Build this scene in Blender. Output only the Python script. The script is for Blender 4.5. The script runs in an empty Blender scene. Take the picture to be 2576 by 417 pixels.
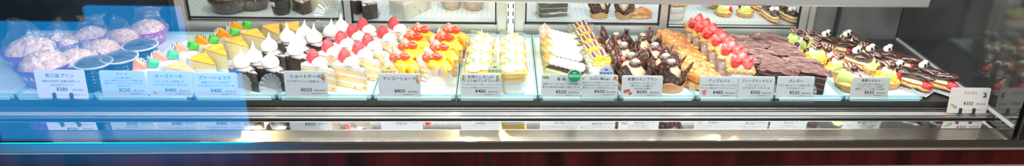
import bpy, bmesh, math, random
from mathutils import Vector, Matrix, noise
R = math.radians
sin, cos, pi = math.sin, math.cos, math.pi
random.seed(7)
SC = bpy.context.scene
COL = SC.collection
ZD = 0.80            # height of the case deck above the shop floor

# ------------------------------------------------------------------ camera
W_, H_, F_, PX, PY = 2576, 417, 1850.0, 1415.0, 208.5
AX = Matrix(((0.9963913719343764, -0.003415282135224801, -0.08480901946531384),
             (-0.0755526108386683, 0.41964141330477506, -0.9045401523619788),
             (0.03867863661237187, 0.907683546224954, 0.41786904005115865)))
CAM = Vector((-0.02670711, -1.45807889, 1.515))
def ray(u, v): return AX @ Vector((u - PX, -(v - PY), -F_))
def at(u, v, z):
    """point at height z above the deck seen at photo pixel (u, v)"""
    r = ray(u, v); return CAM + r * ((ZD + z - CAM.z) / r.z)
def aty(u, v, y):
    r = ray(u, v); return CAM + r * ((y - CAM.y) / r.y)
cd = bpy.data.cameras.new('camera'); cam = bpy.data.objects.new('camera', cd); COL.objects.link(cam)
m4 = AX.to_4x4(); m4.translation = CAM; cam.matrix_world = m4
cd.sensor_width = 36; cd.lens = F_ / W_ * 36
cd.shift_x = (W_ / 2 - PX) / W_; cd.shift_y = (PY - H_ / 2) / W_
cd.clip_start = .01
SC.camera = cam

# ------------------------------------------------------------------ materials
MATS = {}
def mat(name, col, rough=.5, metal=0, col2=None, vscale=60, vmin=.35, vmax=.65, bump=0, bscale=200, coat=0, emit=0, sss=0,
        spec=.5, voro=None, stretch=(1, 1, 1), detail=3):
    if name in MATS: return MATS[name]
    m = bpy.data.materials.new(name); m.use_nodes = True
    nt = m.node_tree; b = nt.nodes['Principled BSDF']; L = nt.links.new
    b.inputs['Base Color'].default_value = (*col, 1); b.inputs['Roughness'].default_value = rough
    b.inputs['Metallic'].default_value = metal; b.inputs['Coat Weight'].default_value = coat
    b.inputs['Coat Roughness'].default_value = .08; b.inputs['Specular IOR Level'].default_value = spec
    if sss:
        b.inputs['Subsurface Weight'].default_value = sss; b.inputs['Subsurface Radius'].default_value = (.01, .006, .004)
        b.inputs['Subsurface Scale'].default_value = .5
    if emit:
        b.inputs['Emission Color'].default_value = (*col, 1); b.inputs['Emission Strength'].default_value = emit
    if col2 or bump:
        tc = nt.nodes.new('ShaderNodeTexCoord'); mp = nt.nodes.new('ShaderNodeMapping'); mp.inputs['Scale'].default_value = stretch
        L(tc.outputs['Object'], mp.inputs[0])
    if col2:
        n = nt.nodes.new('ShaderNodeTexNoise'); n.inputs['Scale'].default_value = vscale; n.inputs['Detail'].default_value = detail
        L(mp.outputs[0], n.inputs['Vector'])
        r = nt.nodes.new('ShaderNodeValToRGB'); r.color_ramp.elements[0].position = vmin; r.color_ramp.elements[1].position = vmax
        r.color_ramp.elements[0].color = (*col, 1); r.color_ramp.elements[1].color = (*col2, 1)
        L(n.outputs['Fac'], r.inputs[0]); L(r.outputs[0], b.inputs['Base Color'])
    if bump:
        if voro: n2 = nt.nodes.new('ShaderNodeTexVoronoi'); o = n2.outputs['Distance']; n2.feature = voro
        else: n2 = nt.nodes.new('ShaderNodeTexNoise'); o = n2.outputs['Fac']
        n2.inputs['Scale'].default_value = bscale; L(mp.outputs[0], n2.inputs['Vector'])
        bp = nt.nodes.new('ShaderNodeBump'); bp.inputs['Strength'].default_value = bump; bp.inputs['Distance'].default_value = .002
        L(o, bp.inputs['Height']); L(bp.outputs[0], b.inputs['Normal'])
    MATS[name] = m; return m
def film(name, tint=(1, 1, 1), f0=.05, rough=.05, ior=1.45, bump=0, bscale=80, haze=0, hcol=(1, 1, 1)):
    """thin clear sheet: straight-through light, a Fresnel gloss and an optional milky share"""
    if name in MATS: return MATS[name]
    m = bpy.data.materials.new(name); m.use_nodes = True; nt = m.node_tree; nt.nodes.clear(); N = nt.nodes.new; L = nt.links.new
    out = N('ShaderNodeOutputMaterial'); t = N('ShaderNodeBsdfTransparent'); t.inputs[0].default_value = (*tint, 1)
    g = N('ShaderNodeBsdfGlossy'); g.inputs['Roughness'].default_value = rough
    lw = N('ShaderNodeLayerWeight'); lw.inputs[0].default_value = .5
    fr = N('ShaderNodeMath'); fr.operation = 'POWER'; fr.inputs[1].default_value = 4; L(lw.outputs['Facing'], fr.inputs[0])
    ad = N('ShaderNodeMath'); ad.operation = 'MULTIPLY_ADD'; ad.inputs[1].default_value = .7; ad.inputs[2].default_value = f0 + .03; ad.use_clamp = True; L(fr.outputs[0], ad.inputs[0])
    if bump:
        tc = N('ShaderNodeTexCoord'); n = N('ShaderNodeTexNoise'); n.inputs['Scale'].default_value = bscale; L(tc.outputs['Object'], n.inputs['Vector'])
        bp = N('ShaderNodeBump'); bp.inputs['Strength'].default_value = bump; bp.inputs['Distance'].default_value = .004
        L(n.outputs['Fac'], bp.inputs['Height']); L(bp.outputs[0], g.inputs['Normal'])
    mx = N('ShaderNodeMixShader'); L(ad.outputs[0], mx.inputs[0])
    src = t.outputs[0]
    if haze:
        df = N('ShaderNodeBsdfDiffuse'); df.inputs[0].default_value = (*hcol, 1); m2 = N('ShaderNodeMixShader'); m2.inputs[0].default_value = haze
        L(t.outputs[0], m2.inputs[1]); L(df.outputs[0], m2.inputs[2]); src = m2.outputs[0]
    L(src, mx.inputs[1]); L(g.outputs[0], mx.inputs[2]); L(mx.outputs[0], out.inputs[0])
    MATS[name] = m; return m
def layered(name, stops, rough=.6, bump=.3, bscale=300, axis='Z', scale=1.0, spots=None):
    """bands of colour by height in the object's own space (metres x scale): the cut face of a layered cake"""
    if name in MATS: return MATS[name]
    m = mat(name, (1, 1, 1), rough, bump=bump, bscale=bscale); nt = m.node_tree; N = nt.nodes.new; L = nt.links.new
    tc = N('ShaderNodeTexCoord'); sp = N('ShaderNodeSeparateXYZ'); L(tc.outputs['Object'], sp.inputs[0])
    nz = N('ShaderNodeTexNoise'); nz.inputs['Scale'].default_value = 90; L(tc.outputs['Object'], nz.inputs['Vector'])
    ma = N('ShaderNodeMath'); ma.operation = 'MULTIPLY_ADD'; L(nz.outputs['Fac'], ma.inputs[0]); ma.inputs[1].default_value = .004; L(sp.outputs[axis], ma.inputs[2])
    dv = N('ShaderNodeMath'); dv.operation = 'MULTIPLY'; L(ma.outputs[0], dv.inputs[0]); dv.inputs[1].default_value = scale
    r = N('ShaderNodeValToRGB'); r.color_ramp.interpolation = 'CONSTANT'
    while len(r.color_ramp.elements) < len(stops): r.color_ramp.elements.new(.5)
    for e, (p, c) in zip(r.color_ramp.elements, stops): e.position = p; e.color = (*c, 1)
    L(dv.outputs[0], r.inputs[0]); src = r.outputs[0]
    if spots:
        vo = N('ShaderNodeTexNoise'); vo.inputs['Scale'].default_value = spots[1]; L(tc.outputs['Object'], vo.inputs['Vector'])
        gt = N('ShaderNodeMath'); gt.operation = 'GREATER_THAN'; gt.inputs[1].default_value = spots[2]; L(vo.outputs['Fac'], gt.inputs[0])
        mx = N('ShaderNodeMix'); mx.data_type = 'RGBA'; L(gt.outputs[0], mx.inputs[0]); L(src, mx.inputs[6]); mx.inputs[7].default_value = (*spots[0], 1); src = mx.outputs[2]
    L(src, nt.nodes['Principled BSDF'].inputs['Base Color']); return m
def striped(name, c1, c2, scale, axis=(1, 0, 0), width=.5, distort=0, rough=.4, coat=0):
    if name in MATS: return MATS[name]
    m = mat(name, c1, rough, coat=coat); nt = m.node_tree; N = nt.nodes.new; L = nt.links.new
    tc = N('ShaderNodeTexCoord'); w = N('ShaderNodeTexWave'); w.bands_direction = 'X' if axis[0] else ('Y' if axis[1] else 'Z')
    w.inputs['Scale'].default_value = scale; w.inputs['Distortion'].default_value = distort; w.inputs['Detail Scale'].default_value = 2
    L(tc.outputs['Object'], w.inputs['Vector'])
    r = N('ShaderNodeValToRGB'); r.color_ramp.interpolation = 'CONSTANT'; r.color_ramp.elements[1].position = width
    r.color_ramp.elements[0].color = (*c1, 1); r.color_ramp.elements[1].color = (*c2, 1)
    L(w.outputs[0], r.inputs[0]); L(r.outputs[0], nt.nodes['Principled BSDF'].inputs['Base Color']); return m

CREAM = mat('whipped_cream', (.88, .87, .84), .45, bump=.15, bscale=120, sss=.1)
MERINGUE = mat('white_cream_smooth', (.86, .85, .86), .35, bump=.1, bscale=90, sss=.1)
BERRY = mat('strawberry_red', (.72, .02, .04), .22, col2=(.85, .07, .09), vscale=90, bump=.9, bscale=330, voro='F1', coat=.5)
BERRYCUT = mat('strawberry_cut', (.85, .08, .06), .2, col2=(.95, .45, .38), vscale=110, coat=.6)
LEAF = mat('mint_leaf', (.12, .33, .05), .4, col2=(.3, .5, .12), vscale=150)
ORANGE = mat('orange_flesh', (.95, .27, .0), .3, col2=(.98, .4, .01), vscale=120, bump=.2, bscale=200, coat=.3)
MANGO = mat('mango_flesh', (.98, .42, .01), .15, col2=(1, .58, .04), vscale=70, coat=.9)
JELLYG = mat('green_jelly', (.02, .5, .05), .15, col2=(.12, .68, .12), vscale=120, coat=.4)
ZEBRA = striped('zebra_chocolate', (.12, .07, .07), (.82, .76, .72), 70, distort=6, width=.5)
CLEAR = film('clear_film', f0=.03, bump=.35, bscale=60)
CELLO = film('cellophane', f0=.03, rough=.1, bump=1.2, bscale=60, haze=.03)
CUPCLEAR = film('clear_plastic_cup', f0=.03, rough=.04, ior=1.4, haze=.04)
PAPER = film('fluted_clear_paper', f0=.08, rough=.2, haze=.4, hcol=(.55, .66, .72))
CHOC = mat('dark_chocolate', (.035, .015, .012), .3, col2=(.07, .032, .022), vscale=80, coat=.4, bump=.2, bscale=150)
CHOCGLZ = mat('chocolate_glaze', (.045, .017, .014), .12, col2=(.075, .03, .022), vscale=40, coat=1)
PASTRY = mat('pastry_crust', (.58, .28, .09), .5, col2=(.78, .48, .2), vscale=110, bump=.7, bscale=220)
SPONGE = mat('sponge', (.92, .72, .35), .7, col2=(.95, .8, .48), vscale=150, bump=.4, bscale=400)
STEEL = mat('brushed_steel', (.62, .62, .6), .28, metal=1, bump=.05, bscale=400, stretch=(.03, 1, 1))
STEELP = mat('polished_steel', (.8, .8, .8), .06, metal=1)
STEELW = mat('satin_aluminium', (.72, .73, .73), .4, metal=.85)
DARK = mat('black_rubber', (.012, .012, .013), .4)
DARKM = mat('dark_metal', (.045, .05, .052), .35, metal=.4)
INK = mat('grey_ink', (.015, .015, .035), .7)
INK2 = mat('soft_grey_ink', (.05, .05, .08), .7)
PINKINK = mat('pink_ink', (.75, .25, .45), .7)
CARD = mat('white_card', (.8, .8, .86), .5)
CARD2 = mat('warm_white_card', (.78, .76, .75), .5)

# ------------------------------------------------------------------ mesh building
class MB:
    def __init__(s): s.bm = bmesh.new(); s.mi = 0; s.sm = True
    def _face(s, vs):
        try: f = s.bm.faces.new(vs)
        except ValueError: return
        f.material_index = s.mi; f.smooth = s.sm
    def box(s, c, d, rz=0, rx=0, ry=0, taper=1.0):
        M = Matrix.Translation(c) @ Matrix.Rotation(rz, 4, 'Z') @ Matrix.Rotation(ry, 4, 'Y') @ Matrix.Rotation(rx, 4, 'X')
        v = []
        for z in (-1, 1):
            k = taper if z > 0 else 1
            for x, y in ((-1, -1), (1, -1), (1, 1), (-1, 1)): v.append(s.bm.verts.new(M @ Vector((x * d[0] / 2 * k, y * d[1] / 2 * k, z * d[2] / 2))))
        for q in ((3, 2, 1, 0), (4, 5, 6, 7), (0, 1, 5, 4), (1, 2, 6, 5), (2, 3, 7, 6), (3, 0, 4, 7)): s._face([v[i] for i in q])
        return s
    def prism(s, poly, z0, z1, M=None, top=1.0):
        M = M or Matrix()
        a = [s.bm.verts.new(M @ Vector((x, y, z0))) for x, y in poly]; b = [s.bm.verts.new(M @ Vector((x * top, y * top, z1))) for x, y in poly]
        n = len(poly); s._face(a[::-1]); s._face(b)
        for i in range(n): s._face([a[i], a[(i + 1) % n], b[(i + 1) % n], b[i]])
        return s
    def lathe(s, prof, n=24, c=(0, 0, 0), ridge=None, twist=0, M=None, sq=None, cap=True):
        M = (M or Matrix()) ; c = Vector(c); rings = []
        for k, (r, z) in enumerate(prof):
            ring = []
            for i in range(n):
                a = 2 * pi * i / n; rr = r
                if ridge: rr *= 1 + ridge[1] * cos(ridge[0] * a + twist * k)
                x, y = rr * cos(a), rr * sin(a)
                if sq:
                    e = sq; ca, sa = cos(a), sin(a); q = (abs(ca) ** e + abs(sa) ** e) ** (-1 / e); x, y = rr * q * ca, rr * q * sa
                ring.append(s.bm.verts.new(M @ (c + Vector((x, y, z)))))
            rings.append(ring)
        for a, b in zip(rings, rings[1:]):
            for i in range(n): s._face([a[i], a[(i + 1) % n], b[(i + 1) % n], b[i]])
        if cap: s._face(rings[0][::-1]); s._face(rings[-1])
        return s
    def ell(s, c, r, n=14, m=9, nz=0, nf=60, M=None, zmin=-1):
        c = Vector(c); M = M or Matrix(); rings = []; off = Vector((random.random() * 9, random.random() * 9, 0))
        a0 = math.asin(max(-1, min(1, zmin)))
        for j in range(m + 1):
            t = a0 + (pi / 2 - a0) * j / m; ring = []
            for i in range(n):
                a = 2 * pi * i / n; p = Vector((cos(t) * cos(a) * r[0], cos(t) * sin(a) * r[1], sin(t) * r[2]))
                if nz: p *= 1 + nz * noise.noise((p + off) * nf)
                ring.append(p)
            if abs(cos(t)) < 1e-4:
                q = sum(ring, Vector()) / n; ring = [s.bm.verts.new(c + M @ q)]
            else: ring = [s.bm.verts.new(c + M @ p) for p in ring]
            rings.append(ring)
        for a, b in zip(rings, rings[1:]):
            for i in range(n):
                i2 = (i + 1) % n
                if len(a) == 1: s._face([a[0], b[i2], b[i]])
                elif len(b) == 1: s._face([a[i], a[i2], b[0]])
                else: s._face([a[i], a[i2], b[i2], b[i]])
        if len(rings[0]) > 1: s._face(rings[0][::-1])
        return s
    def grid(s, fn, nu, nv, cu=False):
        g = [[s.bm.verts.new(fn(i / nu, j / nv)) for j in range(nv + 1)] for i in range(nu + (0 if cu else 1))]
        for i in range(nu):
            for j in range(nv):
                i2 = (i + 1) % nu if cu else i + 1
                s._face([g[i][j], g[i2][j], g[i2][j + 1], g[i][j + 1]])
        return s
    def tube(s, pts, r, n=8, r2=None):
        pts = [Vector(p) for p in pts]; rings = []
        for k, p in enumerate(pts):
            d = (pts[min(k + 1, len(pts) - 1)] - pts[max(k - 1, 0)]).normalized(); q = d.to_track_quat('Z', 'Y')
            rr = r if r2 is None else r + (r2 - r) * k / (len(pts) - 1)
            rings.append([s.bm.verts.new(p + q @ Vector((rr * cos(2 * pi * i / n), rr * sin(2 * pi * i / n), 0))) for i in range(n)])
        for a, b in zip(rings, rings[1:]):
            for i in range(n): s._face([a[i], a[(i + 1) % n], b[(i + 1) % n], b[i]])
        s._face(rings[0][::-1]); s._face(rings[-1]); return s
    def build(s, name, mats, parent=None, bevel=0, thick=0, sub=0, sharp=40):
        me = bpy.data.meshes.new(name)
        bmesh.ops.recalc_face_normals(s.bm, faces=s.bm.faces) if not thick else None
        s.bm.to_mesh(me); s.bm.free()
        for m in (mats if isinstance(mats, (list, tuple)) else [mats]): me.materials.append(m)
        if sharp: me.set_sharp_from_angle(angle=R(sharp))
        o = bpy.data.objects.new(name, me); COL.objects.link(o)
        if parent: o.parent = parent
        if thick: d = o.modifiers.new('thickness', 'SOLIDIFY'); d.thickness = thick; d.offset = 0
        if bevel: d = o.modifiers.new('bevel', 'BEVEL'); d.width = bevel; d.segments = 2; d.limit_method = 'ANGLE'
        if sub: d = o.modifiers.new('subdivision', 'SUBSURF'); d.levels = sub; d.render_levels = sub
        return o
def thing(name, cat):
    o = bpy.data.objects.new(name, None); COL.objects.link(o); o['category'] = cat; o.empty_display_size = .02; return o
def tag(o, label=None, cat=None, group=None, kind=None):
    if label: o['label'] = label
    if cat: o['category'] = cat
    if group: o['group'] = group
    if kind: o['kind'] = kind
    return o
KIDS = {}
def kids(o): return [c for c in bpy.data.objects if c.parent == o]
def dup(root):
    if root.name not in KIDS: KIDS[root.name] = [(c, kids(c)) for c in kids(root)]
    r = root.copy(); COL.objects.link(r)
    for c, gs in KIDS[root.name]:
        c2 = c.copy(); COL.objects.link(c2); c2.parent = r
        for g in gs:
            g2 = g.copy(); COL.objects.link(g2); g2.parent = c2
    return r
USED = set()
def ground(t):
    for c in kids(t):
        if c.type == 'MESH' and c.matrix_basis == Matrix():
            for v in c.data.vertices: v.co.z = max(v.co.z, .0004)
def place(protos, k, u, v, h, label, group, rz=0, s=1.0, base=.0045, ref=(0, 0)):
    """stand a copy on the tray so that its point at height h is seen at (u, v)"""
    p = protos[k % len(protos)]
    o = dup(p) if p.name in USED else p
    if p.name not in USED: ground(p)
    if p.name not in USED: KIDS[p.name] = [(c, kids(c)) for c in kids(p)]; USED.add(p.name)
    w = at(u, v, base + h * s); off = Matrix.Rotation(rz, 2) @ Vector(ref) * s
    o.location = (w.x - off.x, w.y - off.y, ZD + base); o.rotation_euler = (0, 0, rz); o.scale = (s, s, s)
    o['label'] = label; o['group'] = group
    M = Matrix.Rotation(rz, 3, 'Z') * s; ys = []; xs_ = []
    for c in kids(o):
        if c.type != 'MESH' or 'doily' in c.name: continue
        for q in c.bound_box: w = M @ (c.matrix_basis @ Vector(q)); ys.append(w.y); xs_.append(w.x)
    lo, hi = (.005, .366) if base < .01 else (.424, .88)
    if o.location.y + max(ys) > hi: o.location.y = hi - max(ys)
    if o.location.y + min(ys) < lo: o.location.y = lo - min(ys)
    if o.location.x + max(xs_) > 1.08: o.location.x = 1.08 - max(xs_)
    return o

# ------------------------------------------------------------------ shared pieces
def berry_mb(b, c, r=.0125, h=.026, M=None):
    M = M or Matrix()
    prof = [(.0015, 0), (r * .75, .001), (r, h * .2), (r * .95, h * .42), (r * .72, h * .7), (r * .38, h * .9), (.001, h)]
    return b.lathe(prof, 16, c, M=M)
def dollop_mb(b, c, r=.018, h=.042, lean=(0, 0)):
    c = Vector(c); n = 18; prof = [(r * .6, 0), (r * .95, h * .1), (r, h * .24), (r * .9, h * .38), (r * .62, h * .52), (r * .3, h * .64), (r * .14, h * .8), (.0008, h)]
    rings = []
    for rr, z in prof:
        t = max(0, z / h - .45); o = Vector((lean[0] * t, lean[1] * t, 0))
        rings.append([b.bm.verts.new(c + o + Vector((rr * cos(2 * pi * i / n), rr * sin(2 * pi * i / n), z))) for i in range(n)])
    for a, d in zip(rings, rings[1:]):
        for i in range(n): b._face([a[i], a[(i + 1) % n], d[(i + 1) % n], d[i]])
    b._face(rings[0][::-1]); b._face(rings[-1]); return b
def rosette_mb(b, c, r=.017, h=.02):
    prof = [(r * .8, 0), (r, h * .18), (r * .93, h * .36), (r * .98, h * .4), (r * .72, h * .6), (r * .74, h * .66), (r * .42, h * .84), (.001, h)]
    return b.lathe(prof, 32, c, ridge=(8, .09), twist=.45)
def leaf_mb(b, p, d, L=.02, w=.007, up=.5):
    p = Vector(p); d = Vector(d).normalized(); sd = d.cross(Vector((0, 0, 1))).normalized()
    def fn(a, t):
        ww = w * sin(pi * min(1, t * .96 + .02)) ** .8; x = (a - .5) * 2
        return p + d * (L * t) + sd * ww * .5 * x + Vector((0, 0, up * L * t * (1 - .5 * t) + abs(x) * ww * .25))
    return b.grid(fn, 4, 8)
def wedge_poly(L, half, k=.58, n=7):
    """cake slice outline: tip on +x, curved back on -x"""
    return [(L * k, 0)] + [(L * k - L * cos(a), L * sin(a)) for a in [half - 2 * half * i / n for i in range(n + 1)]][::1]
def inset(poly, s): 
    cx = sum(p[0] for p in poly) / len(poly); cy = sum(p[1] for p in poly) / len(poly)
    return [(cx + (x - cx) * s, cy + (y - cy) * s) for x, y in poly]
def wrap_wedge(root, L, half, h, k=.58, flare=1.06, mat_=None, closed=True):
    """clear film standing round a slice, a little loose and wavy"""
    poly = inset(wedge_poly(L, half, k, 9), flare); n = len(poly); b = MB()
    def fn(a, t):
        q = a * n; i = int(q) % n; f = q - int(q); x = poly[i][0] * (1 - f) + poly[(i + 1) % n][0] * f; y = poly[i][1] * (1 - f) + poly[(i + 1) % n][1] * f
        w = noise.noise(Vector((x * 60, y * 60, t * 2))) * .0025
        return Vector((x * (1 + .03 * t) + w, y * (1 + .03 * t) + w, h * t * (1 + .08 * noise.noise(Vector((x * 40, y * 40, 3))))))
    b.grid(fn, 40, 4, cu=True); return b.build('wrapper', mat_ or CLEAR, root, sharp=0)
def doily(root, r, flute=18, name='paper_doily', m=None, M=None, h=.012):
    b = MB()
    def fn(a, t):
        th = a * 2 * pi; rr = r * (.01 + .99 * t); z = .0005 + (h * max(0, t - .55) / .45) + (.0025 * max(0, t - .4) * cos(flute * th))
        p = Vector((rr * cos(th), rr * sin(th), z)); return M @ p if M else p
    b.grid(fn, flute * 4, 6, cu=True); return b.build(name, m or PAPER, root, sharp=0)

# ------------------------------------------------------------------ the cakes
def sweet_bun(seed, cupcol, dome):
    random.seed(seed); t = thing('cookie_crust_bun', 'bun')
    b = MB(); b.lathe([(.030, 0), (.036, .003), (.050, .040), (.0515, .044)], 72, ridge=(24, .025), cap=False)
    b.prism([(.028 * cos(2 * pi * i / 20), .028 * sin(2 * pi * i / 20)) for i in range(20)], 0, .001)
    b.build('paper_cup', cupcol, t, thick=.0006)
    b = MB(); b.ell((0, 0, .031), (.0455, .0455, .034), 64, 36, nz=.055, nf=85, zmin=-.3); b.build('crust', dome, t)
    b = MB(); ph = seed * 1.7
    def fn(a, s):
        th = a * 2 * pi
        if s < .5: q = s / .5; rx = ry = .033 + .0175 * sin(q * pi / 2); z = q * .034
        else:
            q = (s - .5) / .5; rx = .0505 * (1 - q) + .026 * q; ry = .0505 * (1 - q) ** .8 + .0015; z = .034 + .068 * q
            if q > .8: rx += (q - .8) * .06
        p = Vector((rx * cos(th), ry * sin(th), z)); nv = noise.noise_vector(p * 38 + Vector((ph, 0, 0))) * .007 * min(1, s * 3) * (1.25 if s > .5 else .7)
        p += nv + Vector((.012 * max(0, s - .5) * 2, 0, 0)); return p
    b.grid(fn, 44, 20, cu=True); b.build('wrapper', CELLO, t, sharp=25)
    return t
CRUST = mat('cookie_crust', (.58, .29, .21), .6, col2=(.84, .58, .46), vscale=110, vmin=.36, vmax=.56, bump=1.0, bscale=75, voro='DISTANCE_TO_EDGE')
CRUSTB = mat('brown_bread_crust', (.13, .06, .035), .5, col2=(.26, .14, .085), vscale=50, bump=1.0, bscale=70, stretch=(1, 3, 1))
MAGENTA = mat('magenta_paper', (.5, .02, .3), .5); PURPLE = mat('reflection_tinted_paper', (.2, .06, .42), .5)  # violet copy has the blue glass reflection put into its colour

def pudding_cup(label=False):
    t = thing('pudding_cup', 'dessert cup')
    b = MB(); pr = [(.024, 0), (.0255, .002)]
    for i in range(6): z = .006 + i * .008; r = .0265 + i * .0012; pr += [(r, z), (r + .0009, z + .001), (r + .0009, z + .004), (r, z + .005)]
    pr += [(.034, .056), (.036, .057), (.036, .06), (.033, .06), (.032, .05)]
    b.lathe(pr, 36); b.build('cup', mat('black_cup_plastic', (.016, .02, .026), .22, coat=.3), t)
    b = MB(); b.lathe([(.037, .0585), (.0375, .062), (.035, .0635), (.033, .064), (.031, .0655), (.0005, .0665)], 36, cap=False); b.build('lid', CUPCLEAR, t, thick=.0007)
    b = MB(); b.lathe([(.0335, .0605), (.0372, .0605), (.0375, .0628), (.0355, .0632), (.0335, .0622)], 36, cap=False); b.build('lid_rim', mat('milky_plastic', (.75, .8, .82), .3), t)
    if label:
        b = MB(); b.grid(lambda a, s: Vector((.0352 * sin(-.75 + .5 * a), -.0352 * cos(-.75 + .5 * a), .033 + .015 * s)), 6, 2); b.build('sticker', mat('grey_sticker', (.6, .62, .6), .5), t, thick=.0004)
    return t

def reno(seed):
    random.seed(seed); t = thing('white_mousse_cake', 'cake')
    b = MB(); b.lathe([(.026, 0), (.0275, .004), (.0275, .03), (.024, .039), (.015, .0435), (.0005, .045)], 28); b.build('mousse', CREAM, t)
    b = MB(); b.grid(lambda a, s: Vector(((.030 + .003 * s) * cos(a * 2 * pi), (.030 + .003 * s) * sin(a * 2 * pi), .046 * s * (1 + .25 * max(0, cos(4 * a * 2 * pi)) * s))), 40, 4, cu=True); b.build('wrapper', film('milky_film', f0=.05, haze=.3, bump=.3, bscale=50), t, sharp=0)
    b = MB(); M = Matrix.Translation((-.006, -.006, .043)) @ Matrix.Rotation(R(-18), 4, 'Y') @ Matrix.Rotation(R(90), 4, 'X')
    b.prism([(-.016, 0), (.014, 0), (.016, .004), (.003, .026), (-.002, .025), (-.016, .005)], -.005, .005, M); b.build('orange_wedge', ORANGE, t, bevel=.0018)
    b = MB(); b.box((.017, .004, .054), (.021, .016, .015), rz=.5, ry=.35, rx=.2); b.build('jelly_cube', JELLYG, t, bevel=.0025)
    b = MB(); M = Matrix.Translation((-.019, .018, .047)) @ Matrix.Rotation(R(50), 4, 'X') @ Matrix.Rotation(R(20), 4, 'Y')
    b.prism([(.0135 * cos(2 * pi * i / 24), .0135 * sin(2 * pi * i / 24)) for i in range(24)], -.0008, .0008, M); b.build('chocolate_disc', ZEBRA, t)
    return t

def cheesecake(seed):
    random.seed(seed); t = thing('cheesecake_slice', 'cake'); P = wedge_poly(.08, R(17))
    b = MB(); b.prism(P, 0, .042); b.build('cake', mat('cheesecake_body', (.93, .82, .5), .6, col2=(.95, .88, .64), vscale=120, bump=.2, bscale=300), t, bevel=.001)
    b = MB(); b.prism(inset(P, 1.012), .042, .0465); b.build('baked_top', mat('baked_top_glaze', (.97, .47, .03), .25, col2=(.98, .66, .11), vscale=45, coat=.5), t, bevel=.0015)
    wrap_wedge(t, .08, R(17), .052, flare=1.04); return t

def gateau(seed, paper=True, dl=0):
    random.seed(seed); t = thing('chocolate_cake_slice', 'cake'); P = wedge_poly(.08, R(15.5))
    b = MB(); b.prism(P, 0, .043); b.build('cake', mat('gateau_crumb', (.025, .014, .012), .7, col2=(.07, .045, .04), vscale=140, bump=.8, bscale=260), t, bevel=.0012)
    b = MB()
    ins = inset(P, 1.03); b.prism(ins, .0425, .0455)
    bmesh.ops.subdivide_edges(b.bm, edges=b.bm.edges[:], cuts=3, use_grid_fill=True)
    for v in b.bm.verts: v.co.z += noise.noise(v.co * 130) * .0022
    b.build('sugar_crust', mat('sugared_crust', (.05, .035, .035), .7, col2=(.75, .72, .74), vscale=75, vmin=.38, vmax=.52, bump=.9, bscale=150), t)
    b = MB(); dollop_mb(b, (-.012, 0, .0445), .019, .046, (.012 * cos(dl), .012 * sin(dl))); b.build('cream_dollop', MERINGUE, t)
    wrap_wedge(t, .08, R(15.5), .05, flare=1.03)
    if paper: doily(t, .03, 16, M=Matrix.Translation((.018, -.021, .012)) @ Matrix.Rotation(R(66), 4, 'X') @ Matrix.Rotation(R(14), 4, 'Y'), h=.006)
    return t

SHORT = layered('shortcake_layers', [(0, (.93, .72, .34)), (.25, (.93, .9, .86)), (.36, (.94, .74, .36)), (.6, (.95, .93, .88)), (.72, (.94, .76, .4)), (.93, (.94, .93, .9))], scale=1 / .05, spots=((.85, .3, .25), 75, .66))
def shortcake(seed):
    random.seed(seed); t = thing('strawberry_shortcake_slice', 'cake'); P = wedge_poly(.088, R(14.5))
    b = MB(); b.prism(P, 0, .047); b.build('sponge', SHORT, t, bevel=.001)
    b = MB(); b.prism(inset(P, 1.015), .0465, .053); b.build('icing', CREAM, t, bevel=.002)
    b = MB(); berry_mb(b, (-.022, .004, .053), .0150, .030); b.build('strawberry', BERRY, t)
    b = MB(); rosette_mb(b, (.004, 0, .0525), .0165, .019); b.build('cream_rosette', CREAM, t)
    b = MB(); leaf_mb(b, (.03, 0, .0535), (1, .4, 0), .012, .006, .2); leaf_mb(b, (.03, 0, .0535), (-.3, .8, 0), .010, .005, .3); b.build('herb_sprig', mat('dark_sprig', (.08, .13, .07), .5), t)
    wrap_wedge(t, .088, R(14.5), .056, flare=1.03); return t

MSH = layered('mango_short_layers', [(0, (.5, .4, .33)), (.08, (.94, .76, .38)), (.35, (.95, .92, .86)), (.48, (.96, .66, .12)), (.6, (.95, .92, .86)), (.72, (.94, .78, .42)), (.9, (.95, .93, .9))], scale=1 / .045)
def mango_slice(seed, leaf=1):
    random.seed(seed); t = thing('mango_shortcake_slice', 'cake'); P = wedge_poly(.092, R(16))
    b = MB(); b.prism(P, 0, .042); b.build('sponge', MSH, t, bevel=.001)
    b = MB()
    for x, y, rx, ry, rz in ((.022, 0, .033, .0135, 0), (.004, -.008, .026, .0145, -.22), (.004, .010, .026, .0145, .25)):
        b.ell((x, y, .043), (rx, ry, .0105), 24, 12, nz=.09, nf=55, M=Matrix.Rotation(rz, 3, 'Z'))
    for x, y, rx, rz_ in ((.032, -.0075, .024, .019), (.010, -.0145, .023, .016)): b.ell((x, y, .033), (rx, .005, rz_), 22, 12, nz=.05, nf=45, M=Matrix.Rotation(R(-17), 3, 'Z'))
    b.build('mango_slices', MANGO, t)
    b = MB()
    for x, y, z in ((-.02, -.01, .045), (-.028, .012, .045), (-.032, -.012, .046)): b.ell((x, y, z), (.011, .011, .012), 14, 8, nz=.1)
    b.build('cream_topping', CREAM, t)
    b = MB(); berry_mb(b, (-.018, 0, .052), .0125, .022, None); b.build('strawberry', BERRYCUT, t)
    b = MB()
    for x, y, ry_, rx_ in ((.002, .004, 80, 20), (-.008, -.012, 70, -50)): berry_mb(b, (0, 0, 0), .0095, .021, Matrix.Translation((x - .008, y, .057)) @ Matrix.Rotation(R(rx_), 4, 'Z') @ Matrix.Rotation(R(ry_), 4, 'Y'))
    b.build('glazed_berries', mat('glazed_red_fruit', (.8, .02, .015), .1, col2=(.9, .08, .03), vscale=90, coat=1), t)
    if leaf: b = MB(); leaf_mb(b, (-.024, .006, .066), (-.7, .3, 0), .02, .007, .7); b.build('leaf', LEAF, t)
    wrap_wedge(t, .092, R(16), .055, flare=1.03); return t

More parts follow.
